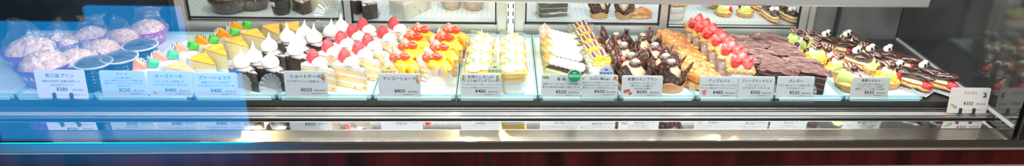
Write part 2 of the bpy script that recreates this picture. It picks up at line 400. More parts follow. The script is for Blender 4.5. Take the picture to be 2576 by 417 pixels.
def panna(seed):
    random.seed(seed); t = thing('lemon_panna_cotta_cup', 'dessert cup'); e = 6
    b = MB(); b.lathe([(.0225, 0), (.0235, .001), (.0315, .062), (.033, .0625), (.033, .064), (.031, .0635)], 40, sq=e, cap=False); b.prism([(-.022, -.022), (.022, -.022), (.022, .022), (-.022, .022)], 0, .0008); b.build('cup', CUPCLEAR, t, thick=.0006)
    b = MB(); b.lathe([(.0215, .0015), (.0255, .032)], 40, sq=e); b.build('panna_cotta', mat('panna_cotta', (.9, .89, .82), .35, sss=.1), t)
    b = MB(); b.lathe([(.0255, .0322), (.0285, .0525)], 40, sq=e); b.build('lemon_jelly', mat('lemon_jelly', (1, .58, .01), .2, col2=(1, .7, .05), vscale=40, coat=.6), t)
    b = MB(); dollop_mb(b, (-.011, -.011, .0525), .0155, .026); dollop_mb(b, (.012, -.002, .0525), .0145, .025); dollop_mb(b, (-.003, .014, .0525), .0145, .026); b.build('cream_puffs', CREAM, t)
    b = MB(); b.box((.006, -.006, .07), (.010, .008, .008), rz=.6, rx=.4); b.box((-.009, .006, .073), (.008, .007, .007), rz=.2, ry=.5); b.build('lemon_pieces', mat('lemon_flesh', (.93, .8, .2), .25, col2=(.96, .9, .45), vscale=150, coat=.4), t, bevel=.0015)
    b = MB(); leaf_mb(b, (-.004, -.014, .076), (-1, -.25, 0), .024, .011, .8); leaf_mb(b, (-.003, -.015, .076), (.7, -.4, 0), .013, .007, .9); b.build('leaf', LEAF, t)
    return t

GRN = layered('green_tea_layers', [(0, (.42, .45, .16)), (.16, (.75, .72, .42)), (.3, (.33, .38, .12)), (.48, (.8, .68, .22)), (.6, (.42, .46, .18)), (.8, (.62, .62, .34)), (.95, (.1, .09, .06))], scale=1 / .042)
GRND = layered('dark_green_layers', [(0, (.09, .1, .075)), (.3, (.45, .45, .3)), (.36, (.07, .08, .06)), (.6, (.4, .4, .3)), (.66, (.08, .09, .07)), (.93, (.3, .3, .25))], scale=1 / .05)
def green_slice(seed, tagc=0):
    random.seed(seed); t = thing('green_layer_cake_slice', 'cake')
    b = MB(); b.box((0, 0, .02), (.088, .03, .04)); b.build('layers', GRN, t, bevel=.001)
    b = MB(); b.box((.002, 0, .0415), (.09, .034, .0022)); b.build('chocolate_sheet', CHOC, t)
    b = MB()
    for i in range(7): b.ell((-.034 + i * .0118, 0, .0515), (.0098, .0128, .0115), 14, 8, nz=.05, zmin=-.8)
    b.build('piped_cream', MERINGUE, t)
    b = MB(); b.box((-.043, -.004, .061), (.024, .0016, .024), rz=R(36), ry=R(45), rx=R(-14)); b.build('chocolate_tag', [mat('tag_orange', (.55, .24, .07), .3, col2=(.85, .6, .2), vscale=60, coat=.4), mat('tag_white', (.8, .74, .66), .35, col2=(.55, .2, .1), vscale=70, coat=.4)][tagc], t)
    b = MB()
    for x in (-.048,): b.grid(lambda a, s: Vector((x - .004 * s, -.0165 + .033 * a, .058 * s)), 4, 4)
    b.grid(lambda a, s: Vector((-.05 + .1 * a, .0172, .055 * s)), 4, 4); b.build('wrapper', film('yellowish_film', tint=(.98, .98, .9), f0=.05, haze=.05), t, thick=.0004)
    b = MB(); b.box((0, -.0, .0008), (.098, .035, .0016)); b.build('tray_board', mat('board_gold', (.72, .68, .4), .35), t)
    return t

def coco(seed):
    random.seed(seed); t = thing('coconut_mango_mousse', 'cake')
    b = MB(); b.lathe([(.027, 0), (.028, .002), (.0295, .036), (.026, .041), (.0005, .043)], 36, sq=5); b.build('mousse', MERINGUE, t)
    b = MB(); b.lathe([(.0292, .008), (.0302, .02)], 36, sq=5, cap=False); b.build('mango_layer', MANGO, t, thick=.0006)
    b = MB(); b.lathe([(.0305, 0), (.034, .058)], 36, sq=7, cap=False); b.build('cup', CUPCLEAR, t, thick=.0005)
    b = MB()
    for x, y, z in ((.004, -.012, .048), (.018, -.006, .047), (.010, .006, .05), (-.004, .002, .052), (.018, .012, .047), (.002, -.004, .058), (-.008, -.014, .046)):
        b.box((x, y, z), (.0175, .016, .015), rz=random.uniform(-1, 1), rx=random.uniform(-.5, .5), ry=random.uniform(-.5, .5))
    b.build('mango_dice', MANGO, t, bevel=.0025)
    pl = striped('striped_chocolate_plate', (.12, .03, .035), (.82, .62, .55), 30, width=.78, rough=.3)
    for c, rz, ry in (((-.014, .008, .062), .5, -.9), ((.006, .015, .066), .2, -.7)):
        b = MB(); b.box((0, 0, 0), (.018, .015, .0014)); o = b.build('chocolate_plate', pl, t); o.location = c; o.rotation_euler = (R(55), ry * .5, rz)
    b = MB(); leaf_mb(b, (-.016, -.010, .048), (-.7, -.5, 0), .024, .010, .8); leaf_mb(b, (-.014, -.004, .05), (-.9, .3, 0), .02, .008, 1.1); b.build('leaf', LEAF, t)
    return t

WRAPM = mat('brown_wrap_paper', (.075, .034, .028), .45)
def _wrapmat():
    nt = WRAPM.node_tree; N = nt.nodes.new; L = nt.links.new
    tc = N('ShaderNodeTexCoord'); mp = N('ShaderNodeMapping'); mp.inputs['Rotation'].default_value = (.5, .3, .7); L(tc.outputs['Object'], mp.inputs[0])
    br = N('ShaderNodeTexBrick'); br.inputs['Scale'].default_value = 1; br.inputs['Brick Width'].default_value = .011; br.inputs['Row Height'].default_value = .0095; br.inputs['Mortar Size'].default_value = .0026
    br.inputs['Color1'].default_value = (.62, .38, .33, 1); br.inputs['Color2'].default_value = (.42, .2, .17, 1); br.inputs['Mortar'].default_value = (.075, .034, .028, 1); br.inputs['Bias'].default_value = -.2
    L(mp.outputs[0], br.inputs['Vector']); n = N('ShaderNodeTexNoise'); n.inputs['Scale'].default_value = 330; L(tc.outputs['Object'], n.inputs['Vector'])
    gt = N('ShaderNodeMath'); gt.operation = 'GREATER_THAN'; gt.inputs[1].default_value = .53; L(n.outputs['Fac'], gt.inputs[0])
    mx = N('ShaderNodeMix'); mx.data_type = 'RGBA'; L(gt.outputs[0], mx.inputs[0]); mx.inputs[6].default_value = (.075, .034, .028, 1); L(br.outputs[0], mx.inputs[7])
    L(mx.outputs[2], nt.nodes['Principled BSDF'].inputs['Base Color'])
_wrapmat()
TAN = mat('tan_card_cup', (.5, .27, .12), .6, col2=(.6, .36, .18), vscale=30)
def montblanc(seed, redtop=False):
    random.seed(seed); t = thing('chestnut_mont_blanc', 'cake')
    b = MB(); n = 48
    def cupf(a, s):
        th = a * 2 * pi; r = .029 + .0055 * s; return Vector((r * 1.15 * cos(th), r * sin(th), .024 * s * (1 + .22 * cos(4 * th + .6))))
    b.grid(cupf, n, 6, cu=True); b.prism([(.0345 * cos(2 * pi * i / 24), .03 * sin(2 * pi * i / 24)) for i in range(24)], 0, .001); b.build('cup', TAN, t, thick=.0012)
    b = MB(); ph = seed * .9
    def wf(a, s):
        th = a * 2 * pi; k = .5 + .5 * cos(4 * (th - ph)); z = .006 + s * (.034 + .036 * k ** 1.2); r = .026 + s * (.010 + .013 * k) + .003 * s * sin(9 * th)
        p = Vector((r * cos(th), r * sin(th), z)); return p + noise.noise_vector(p * 45 + Vector((seed, 0, 0))) * .005 * s
    b.grid(wf, 64, 10, cu=True); b.build('tulip_wrap', WRAPM, t, thick=.0006, sharp=0)
    b = MB(); b.lathe([(.022, .02), (.026, .034), (.024, .046), (.016, .056), (.008, .061), (.0005, .062)], 60, ridge=(15, .06), twist=.35); b.build('chestnut_cream', mat('chestnut_cream', (.62, .46, .27), .45, col2=(.72, .58, .38), vscale=60), t)
    b = MB(); b.ell((0, -.004, .066), (.0155, .0115, .0095), 18, 10); b.build('candied_chestnut', mat('candied_chestnut', (.055, .02, .012), .3, col2=(.45, .36, .28), vscale=330, vmin=.45, vmax=.75, coat=.3, stretch=(1, 1, .6)), t)
    b = MB(); b.ell((0, -.004, .0712), (.0112, .0082, .0052), 18, 9, nz=.12, nf=220); b.build('sugar_dusting', mat('coarse_sugar', (.6, .5, .4), .8, col2=(.88, .84, .76), vscale=300, bump=.8, bscale=500), t)
    if redtop:
        b = MB()
        for q in range(3): b.ell((.016 * cos(q * 2 + 1), .012 * sin(q * 2 + 1), .06), (.0085, .0075, .007), 12, 7)
        b.build('red_candied_fruit', mat('dark_red_fruit', (.3, .02, .03), .2, col2=(.6, .2, .2), vscale=140, coat=.6), t)
    return t

def apple_pie(seed):
    random.seed(seed); t = thing('apple_pie', 'pastry'); ph = seed * 3.1
    def lobe(b, cy, w, h, z0, L):
        def fn(a, s):
            x = (a - .5) * L; e = max(0, 1 - (2 * a - 1) ** 2) ** .45; th = s * pi
            p = Vector((x, cy + w * e * cos(th), z0 + h * e * sin(th) + .003)); return p + noise.noise_vector(p * 55 + Vector((ph, 0, 0))) * .005
        b.grid(fn, 22, 12)
    b = MB(); lobe(b, 0, .034, .024, 0, .108); b.box((0, 0, .003), (.09, .05, .006)); b.build('pastry_base', PASTRY, t)
    b = MB(); lobe(b, -.013, .016, .021, .017, .098); lobe(b, .014, .015, .020, .018, .09); b.build('folded_crust', mat('glazed_crust', (.5, .16, .03), .25, col2=(.78, .4, .13), vscale=45, bump=.7, bscale=130, coat=.7), t)
    b = MB()
    for i in range(7): b.ell((-.035 + i * .0115, random.uniform(-.004, .004), .032 + random.uniform(0, .004)), (.008, .007, .006), 10, 6, nz=.15)
    b.build('apple_filling', mat('apple_filling', (.72, .3, .06), .2, col2=(.85, .5, .17), vscale=90, coat=.8), t)
    return t

def tiramisu(seed):
    random.seed(seed); t = thing('strawberry_tiramisu', 'cake')
    b = MB(); b.lathe([(.024, 0), (.027, .048)], 36, sq=7); b.build('mousse', layered('tiramisu_layers', [(0, (.86, .72, .52)), (.3, (.93, .9, .84)), (.55, (.86, .6, .5)), (.68, (.93, .91, .86))], scale=1 / .05), t)
    b = MB(); b.lathe([(.0255, 0), (.0305, .056)], 36, sq=8, cap=False); b.build('cup', CUPCLEAR, t, thick=.0005)
    b = MB()
    for a, (dx, dy, lx, ly) in enumerate(((0, -.025, .06, .011), (0, .025, .06, .011), (-.025, 0, .011, .048), (.025, 0, .011, .048))):
        n_ = 9
        for i in range(n_):
            f = (i + .5) / n_ - .5; c = (dx + (f * lx if lx > ly else 0), dy + (f * ly if ly > lx else 0), .056 + random.uniform(-.0015, .002)); b.ell(c, (.0068 * random.uniform(.8, 1.15), .0066, .0062), 12, 7, nz=.3, nf=180)
    b.build('crumble_border', PASTRY, t)
    b = MB(); b.box((0, 0, .0535), (.042, .042, .008)); rosette_mb(b, (0, -.002, .0575), .017, .014); b.build('cream', CREAM, t)
    b = MB()
    for q, (x, y) in enumerate(((-.009, -.006), (.010, -.008), (.001, .010))):
        M = Matrix.Translation((x, y, .063)) @ Matrix.Rotation(R((-25, 22, 10)[q]), 4, 'Y') @ Matrix.Rotation(R((15, 20, -18)[q]), 4, 'X'); berry_mb(b, (0, 0, 0), .0135, .03, M)
    b.build('strawberries', mat('cut_strawberries', (.8, .02, .03), .15, col2=(.95, .3, .26), vscale=70, vmin=.4, vmax=.7, coat=.8, bump=.4, bscale=300, voro='F1'), t)
    return t

SHAV = mat('chocolate_shaving', (.09, .03, .026), .32, col2=(.26, .125, .115), vscale=60, stretch=(.25, 5, 5), coat=.3, bump=.5, bscale=90)
def karebo(seed):
    random.seed(seed); t = thing('chocolate_ruffle_cake_slice', 'cake'); P = [(-.042, -.02), (.044, -.02), (.044, .02), (-.042, .02)]
    b = MB(); b.prism(P, 0, .04); b.build('cake', layered('karebo_layers', [(0, (.03, .016, .014)), (.4, (.12, .07, .055)), (.5, (.03, .016, .014)), (.75, (.14, .09, .07)), (.82, (.03, .015, .013))], scale=1 / .04, rough=.4), t, bevel=.001)
    b = MB(); b.prism(inset(P, 1.03), .04, .044); b.build('glaze', CHOCGLZ, t, bevel=.0012)
    b = MB()
    for q in range(9):
        ph = random.random() * 9; y0 = -.019 + (q % 5) * .0078 + random.uniform(-.002, .002); z0 = .0445 + (q // 5) * .006; L = random.uniform(.05, .085); x0 = random.uniform(-.05, .054 - L); ly = random.uniform(-.08, .08); ti = random.uniform(.25, 1.1)
        def fn(a, s, y0=y0, z0=z0, ph=ph, x0=x0, ly=ly, L=L, ti=ti):
            x = x0 + L * a; w = .0125 * (.55 + .45 * sin(pi * min(1, a * 1.1 + .05)) ** .5)
            y = y0 + s * w * cos(ti) + ly * (x + .03) + .0016 * sin(a * 9 + ph); z = z0 + s * w * sin(ti) + .0035 * a * (1 - a) + .0012 * sin(s * 7 + ph) + .001 * sin(a * 14 + ph * 3)
            return Vector((x, y, z))
        b.grid(fn, 16, 6)
    b.build('chocolate_ruffles', SHAV, t, thick=.0016, sharp=50)
    doily(t, .026, 16, M=Matrix.Translation((.004, -.024, .008)) @ Matrix.Rotation(R(70), 4, 'X'), h=.005)
    return t

MELON = mat('melon_flesh', (.5, .72, .16), .2, col2=(.68, .82, .32), vscale=45, coat=.6)
CHERRY = mat('dark_cherry', (.06, .008, .014), .06, coat=1)
PLATE = striped('marbled_chocolate_plate', (.13, .045, .035), (.6, .4, .33), 40, width=.62, distort=3, coat=.5)
def tart(seed, var=0):
    random.seed(seed); t = thing('fruit_tart', 'tart')
    b = MB(); b.lathe([(.024, 0), (.0255, .001), (.032, .016), (.033, .018), (.031, .0185), (.029, .014), (.0005, .013)], 72, ridge=(24, .02)); b.build('crust', PASTRY, t)
    b = MB(); b.ell((0, 0, .015), (.0285, .0285, .012), 24, 8, zmin=0); b.build('custard', mat('custard', (.93, .7, .2), .35), t)
    b = MB(); dollop_mb(b, (.004, .008, .02), .017, .034); dollop_mb(b, (.014, -.004, .018), .012, .024); b.build('cream', CREAM, t)
    def crescent(b, c, rz, L=.026, w=.011, h=.022):
        M = Matrix.Translation(c) @ Matrix.Rotation(rz, 4, 'Z')
        def fn(a, s):
            x = (a - .5) * 2; th = s * 2 * pi; k = max(0, 1 - x * x) ** .5; return M @ Vector((x * L * .62, w * .5 * k * cos(th), h * k * (.5 + .5 * sin(th)) * (1 if sin(th) > -.2 else .8)))
        b.grid(fn, 14, 10)
    b = MB(); crescent(b, (-.013, -.013, .017), R(-35), .032, .013, .03); 
    if var != 1: crescent(b, (-.012, .006, .02), R(20), .03, .012, .028)
    b.build('melon_pieces', MELON, t)
    b = MB()
    for x, y, z in ([(.008, -.019, .022), (-.002, -.022, .022), (.02, .008, .024)] if var != 1 else [(-.002, -.02, .026), (.006, .012, .03), (-.012, .012, .026)]): b.box((x, y, z), (.012, .013, .016), rz=random.uniform(-.8, .8), rx=random.uniform(-.3, .3))
    b.build('mango_cubes', mat('tart_mango', (.98, .5, .02), .15, col2=(1, .64, .08), vscale=60, coat=.8), t, bevel=.002)
    b = MB(); b.ell((.004, -.004, .05 if var != 2 else .046), (.0085, .0085, .008), 16, 10); b.ell((-.004, .02, .032), (.008, .008, .0078), 14, 9); b.build('dark_cherries', CHERRY, t)
    b = MB(); berry_mb(b, (.019, -.013, .02), .008, .016); b.ell((.024, .004, .026), (.0065, .0065, .006), 10, 6, nz=.2, nf=200); b.build('red_berries', mat('raspberry', (.6, .015, .03), .3, bump=1, bscale=320, voro='F1', coat=.3), t)
    b = MB(); c = Vector((-.002 if var == 0 else .006, .002, .052)); 
    b.grid(lambda a, s: c + Matrix.Rotation(R(-30 + 25 * var), 3, 'Z') @ Vector(((a - .5) * .036, (s - .5) * .015, -.010 * (2 * a - 1) ** 2 * .6 - .2 * (a - .5) * .02 + .006 * s)), 10, 3); b.build('chocolate_plate', PLATE, t, thick=.0018)
    return t

def eclair(seed, open_=True):
    random.seed(seed); t = thing('chocolate_eclair', 'pastry'); ph = seed * 2.3
    def bun(b, z0, h, L, w, x0=0, taper=.65, up=0, nz=.003):
        def fn(a, s):
            x = (a - .5); e = max(0, 1 - (2 * x) ** 4) ** .5; ww = w * e * (1 + (taper - 1) * a); th = s * 2 * pi
            p = Vector((x * L + x0, ww * cos(th), z0 + h * .5 + h * .5 * e * sin(th) * (1 - .25 * a) + up * a)); return p + noise.noise_vector(p * 60 + Vector((ph, 0, 0))) * nz
        b.grid(fn, 22, 16)
    b = MB(); bun(b, .002, .016, .124, .021); b.build('lower_pastry', PASTRY, t)
    b = MB(); bun(b, .014, .014, .11, .0195, nz=.001); b.build('custard', mat('eclair_custard', (.93, .8, .5), .35), t)
    b = MB(); bun(b, .022, .021, .116, .0205, .003, .66, .005, .0045); b.build('chocolate_top', CHOCGLZ, t)
    for sy in (-1, 1):
        b = MB(); b.ell((-.027, sy * .0095, .0475), (.0085, .0088, .0088), 16, 10); e = b.build('eye', mat('icing_eye', (.86, .84, .78), .3), t)
        b = MB(); b.ell((-.0205, sy * .0095 + .0005 - .002, .0497), (.0038, .0042, .0042), 12, 7); b.build('pupil', mat('chocolate_pupil', (.02, .014, .012), .25), e)
    b = MB(); M = Matrix.Translation((.036, -.002, .0165)) @ Matrix.Rotation(R(84), 4, 'Y'); berry_mb(b, (0, 0, 0), .0125, .026, M); b.build('strawberry', BERRY, t)
    b = MB(); b.box((.0, -.006, .0008), (.12, .044, .0012)); b.build('striped_paper', striped('zebra_paper', (.85, .87, .9), (.08, .08, .1), 60, width=.7, distort=2), t)
    return t

def ord_(i, n):
    return ['front one', 'second from the front', 'third from the front', 'fourth from the front', 'fifth from the front', 'sixth from the front', 'seventh from the front'][i] if i < n - 1 or n == 1 else 'rearmost one'

# buns
bunp = [sweet_bun(1, PURPLE, CRUST), sweet_bun(2, MAGENTA, CRUST), sweet_bun(5, MAGENTA, CRUST)]
buns = [(68, 188, 0, 1.12, 'reflection-tinted violet cup, at the front glass beside the 280 yen card'), (75, 122, 0, 1.12, 'reflection-tinted violet cup, behind the foremost bun'),
        (190, 150, 0, .98, 'directly above the 280 yen card'), (255, 122, 1, .9, 'magenta cup, behind the dark pudding cups'), (152, 104, 0, .85, 'reflection-tinted violet cup, half hidden between two nearer buns'),
        (228, 86, 1, .82, 'magenta cup, rear row, first from the dark corner'), (306, 94, 1, .88, 'magenta cup, just in front of the rearmost bun'), (372, 70, 2, .92, 'rearmost one beside the door post')]
for i, (u, v, k, s, d) in enumerate(buns):
    place([bunp[k]], 0, u, v, .042, 'cracked pink bun, ' + d, 'wrapped buns', rz=[.3, 2.6, .9, -.4, 1.8, .5, -.7, .2][i], s=s * .97)
pc = pudding_cup()
for i, (u, v, d) in enumerate(((228, 160, 'foremost, showing beside the 280 yen card'), (300, 142, 'second, above the 500 yen card'), (352, 112, 'rearmost, behind the first orange mousse cake'))):
    place([pc], 0, u, v, .063, 'black ribbed pudding cup with clear lid, ' + d, 'pudding cups', s=1)
# mousse with orange
rp = [reno(1), reno(4)]
for i, (u, v) in enumerate(((362, 158), (412, 138), (464, 116), (517, 98), (570, 80), (603, 63))):
    place(rp, i, u, v, .056, f'white mousse cake with orange wedge and green jelly, {ord_(i, 6)} of its row', 'orange mousse cakes', rz=.15 * (i % 3), s=1.0)
# cheesecakes
cp = [cheesecake(1)]
for i, (u, v, rz) in enumerate(((458, 168, -35), (512, 148, -40), (548, 124, -48), (600, 103, -45), (643, 84, -42), (688, 71, -60), (738, 66, -60))):
    place(cp, 0, u, v, .046, f'yellow cheesecake slice in clear film, {ord_(i, 7)}', 'cheesecake slices', rz=R(rz))
# chocolate cakes
gp = [gateau(1, True, 0), gateau(2, False, 2.2)]
for c, pts in enumerate((((592, 165), (637, 136), (676, 109), (722, 86), (765, 76)), ((674, 156), (742, 118), (748, 100), (790, 88), (832, 73), (858, 62)))):
    for i, (u, v) in enumerate(pts):
        place(gp, 0 if i == 0 else i, u, v, .062, f'chocolate cake slice with dollop, {ord_(i, len(pts))} of the {("row by the cheesecakes", "row by the shortcakes")[c]}', 'chocolate cake slices', rz=R(-42 + 5 * (i % 2)), ref=(-.012, 0))
# shortcakes
sp = [shortcake(1)]
for c, pts in enumerate((((787, 138), (824, 112), (857, 92), (886, 75), (912, 58)), ((866, 137), (901, 117), (925, 98), (963, 78), (990, 56)))):
    for i, (u, v) in enumerate(pts):
        place(sp, 0, u, v, .068, f'strawberry shortcake slice, {ord_(i, 5)} of the {("row beside the chocolate cakes", "row beside the mango slices")[c]}', 'strawberry shortcake slices', rz=R(-38), ref=(-.022, .004))
# mango slices
mp_ = [mango_slice(1), mango_slice(3, 0)]
for c, pts in enumerate((((1006, 140), (1026, 112), (1040, 90), (1058, 72)), ((1088, 140), (1105, 116), (1118, 92), (1136, 73)))):
    for i, (u, v) in enumerate(pts):
        o = place(mp_, i, u, v, .06, f'mango shortcake slice, {ord_(i, 4)} of the {("row beside the strawberry slices", "row beside the lemon cups")[c]}', 'mango shortcake slices', rz=R(-42), ref=(-.008, 0))
# lemon cups
pp = [panna(1), panna(2)]
for c, pts in enumerate((((1203, 153), (1207, 126), (1209, 103), (1214, 84)), ((1293, 155), (1291, 127), (1290, 104), (1290, 84)))):
    for i, (u, v) in enumerate(pts):
        place(pp, i, u, v, .074, f'lemon panna cotta cup, {ord_(i, 4)} of the {("row by the mango slices", "row by the green slices")[c]}', 'lemon panna cotta cups', rz=R(4 - 6 * (i % 2)))
# green slices
kp = [green_slice(1, 0), green_slice(2, 1)]
for i, (u, v) in enumerate(((1425, 158), (1420, 134), (1416, 116), (1413, 101), (1410, 87))):
    place(kp, 0 if i < 2 else i % 2 + (i == 4), u, v, .055, f'green layered cake bar with piped cream row, {ord_(i, 5)}', 'green layer cakes', rz=R(-33), s=1.0)
# coconut mango
op = [coco(1), coco(2)]
for i, (u, v) in enumerate(((1516, 153), (1501, 130), (1490, 110), (1480, 92), (1470, 76))):
    place(op, i, u, v, .053, f'coconut mousse topped with mango dice and striped plates, {ord_(i, 5)}', 'coconut mango cakes', rz=R(8 * (i % 2)), ref=(.006, -.004))
# mont blanc
qp = [montblanc(1), montblanc(2, True), montblanc(3)]
for c, pts in enumerate((((1603, 167), (1585, 137), (1566, 112), (1546, 88)), ((1698, 173), (1672, 140), (1644, 113), (1612, 90)))):
    for i, (u, v) in enumerate(pts):
        place(qp, i + c * 2, u, v, .069, f'wrapped mont blanc, {ord_(i, 4)} of the {("row by the mango mousses", "row by the apple pies")[c]}', 'mont blanc cakes', rz=R(25 * i), s=.98)
# apple pies
ap = [apple_pie(1), apple_pie(2)]
for i, (u, v) in enumerate(((1775, 184), (1757, 160), (1738, 136), (1720, 114), (1703, 95), (1688, 82))):
    place(ap, i, u, v, .036, f'glazed folded apple pie, {ord_(i, 6)}', 'apple pies', rz=R(-28 + 4 * (i % 2)), s=.95)
# tiramisu
tp = [tiramisu(1), tiramisu(2)]
for i, (u, v) in enumerate(((1866, 146), (1840, 117), (1816, 94), (1793, 76), (1774, 62), (1757, 51))):
    place(tp, i, u, v, .078, f'square tiramisu topped with cut strawberries, {ord_(i, 6)}', 'strawberry tiramisu', rz=R(-12 + 5 * (i % 2)))
# chocolate ruffles
bp_ = [karebo(1), karebo(2), karebo(3)]
for c, pts in enumerate((((1962, 174), (1930, 150), (1902, 131), (1878, 113), (1858, 97)), ((2040, 180), (2008, 154), (1978, 131), (1952, 111), (1930, 95)))):
    for i, (u, v) in enumerate(pts):
        place(bp_, i + c, u, v, .054, f'chocolate ruffle slice, {ord_(i, 5)} of the {("row by the tiramisu", "row by the fruit tarts")[c]}', 'chocolate ruffle slices', rz=R(-27 + 4 * (i % 2)))
# tarts
fp = [tart(1, 0), tart(2, 1), tart(3, 2)]
for c, pts in enumerate((((2140, 183), (2108, 153), (2080, 130), (2056, 110), (2036, 94)), ((2236, 176), (2204, 150), (2176, 127), (2150, 107), (2128, 92)), ((2052, 128), (2024, 107), (2004, 91)))):
    for i, (u, v) in enumerate(pts):
        place(fp, (0 if c < 1 else 1) + i, u, v, .038, f'fruit tart with melon, {ord_(i, len(pts))} of the {("middle row", "row by the eclairs", "row by the chocolate ruffles")[c]}', 'fruit tarts', rz=R((0, 40, -30, 75, 10)[i] + 20 * c), s=1.05 if i == 0 else .93)
# eclairs
ep = [eclair(1), eclair(2)]
for i, (u, v, d) in enumerate(((2278, 173, 'front one beside the last tart'), (2337, 170, 'front one touching the glass end'), (2192, 119, 'middle one nearer the tarts'), (2236, 120, 'middle one nearer the glass end'),
                             (2158, 124, 'half hidden behind the tarts'), (2080, 83, 'rear one nearer the door post'), (2133, 83, 'rear one nearer the dark corner'))):
    place(ep, i, u, v, .049, 'chocolate eclair with two white icing eyes, ' + d, 'eclairs with icing eyes', rz=R(-50), ref=(-.026, 0), s=1.0)

# ------------------------------------------------------------------ price cards
def txt(parent, s, x, z, size, m, align='CENTER', shear=0, name='lettering', wid=None):
    c = bpy.data.curves.new(name, 'FONT'); c.body = s; c.size = size; c.align_x = align; c.align_y = 'CENTER'; c.shear = shear; c.resolution_u = 2; c.offset = size * .005 if size > .007 else 0
    c.materials.append(m); f = bpy.data.objects.new('lettering_source', c); COL.objects.link(f)
    me = bpy.data.meshes.new_from_object(f.evaluated_get(bpy.context.evaluated_depsgraph_get())); bpy.data.objects.remove(f); bpy.data.curves.remove(c)
    o = bpy.data.objects.new(name, me); COL.objects.link(o); o.parent = parent
    o.location = (x, -.0009, z); o.rotation_euler = (pi / 2, 0, 0)
    return o
def rrect(w, h, r, n=4):
    pts = []
    for cx, cy, a0 in ((w / 2 - r, h / 2 - r, 0), (-w / 2 + r, h / 2 - r, 90), (-w / 2 + r, -h / 2 + r, 180), (w / 2 - r, -h / 2 + r, 270)):
        for i in range(n + 1): a = R(a0 + 90 * i / n); pts.append((cx + r * cos(a), cy + r * sin(a)))
    return pts
RX = Matrix.Rotation(pi / 2, 4, 'X')
def blobs(parent, name, items):
    for m, polys in items:
        b = MB(); b.sm = False
        for x, z, rx, rz_, rot in polys:
            pts = [(rx * cos(2 * pi * i / 14), rz_ * sin(2 * pi * i / 14)) for i in range(14)]
            b.prism(pts, .0006, .0009, Matrix.Translation((x, 0, z)) @ Matrix.Rotation(-rot, 4, 'Y') @ RX)
        b.build(name, m, parent, sharp=0)
PG = mat('print_green', (.3, .5, .15), .6); PRD = mat('print_red', (.7, .12, .1), .6); POR = mat('print_orange', (.85, .35, .12), .6); PYL = mat('print_yellow', (.75, .65, .15), .6); PPK = mat('print_pink', (.85, .4, .35), .6)
PDG = mat('print_dark_green', (.03, .22, .14), .6); PCR = mat('print_cream', (.9, .7, .45), .6)
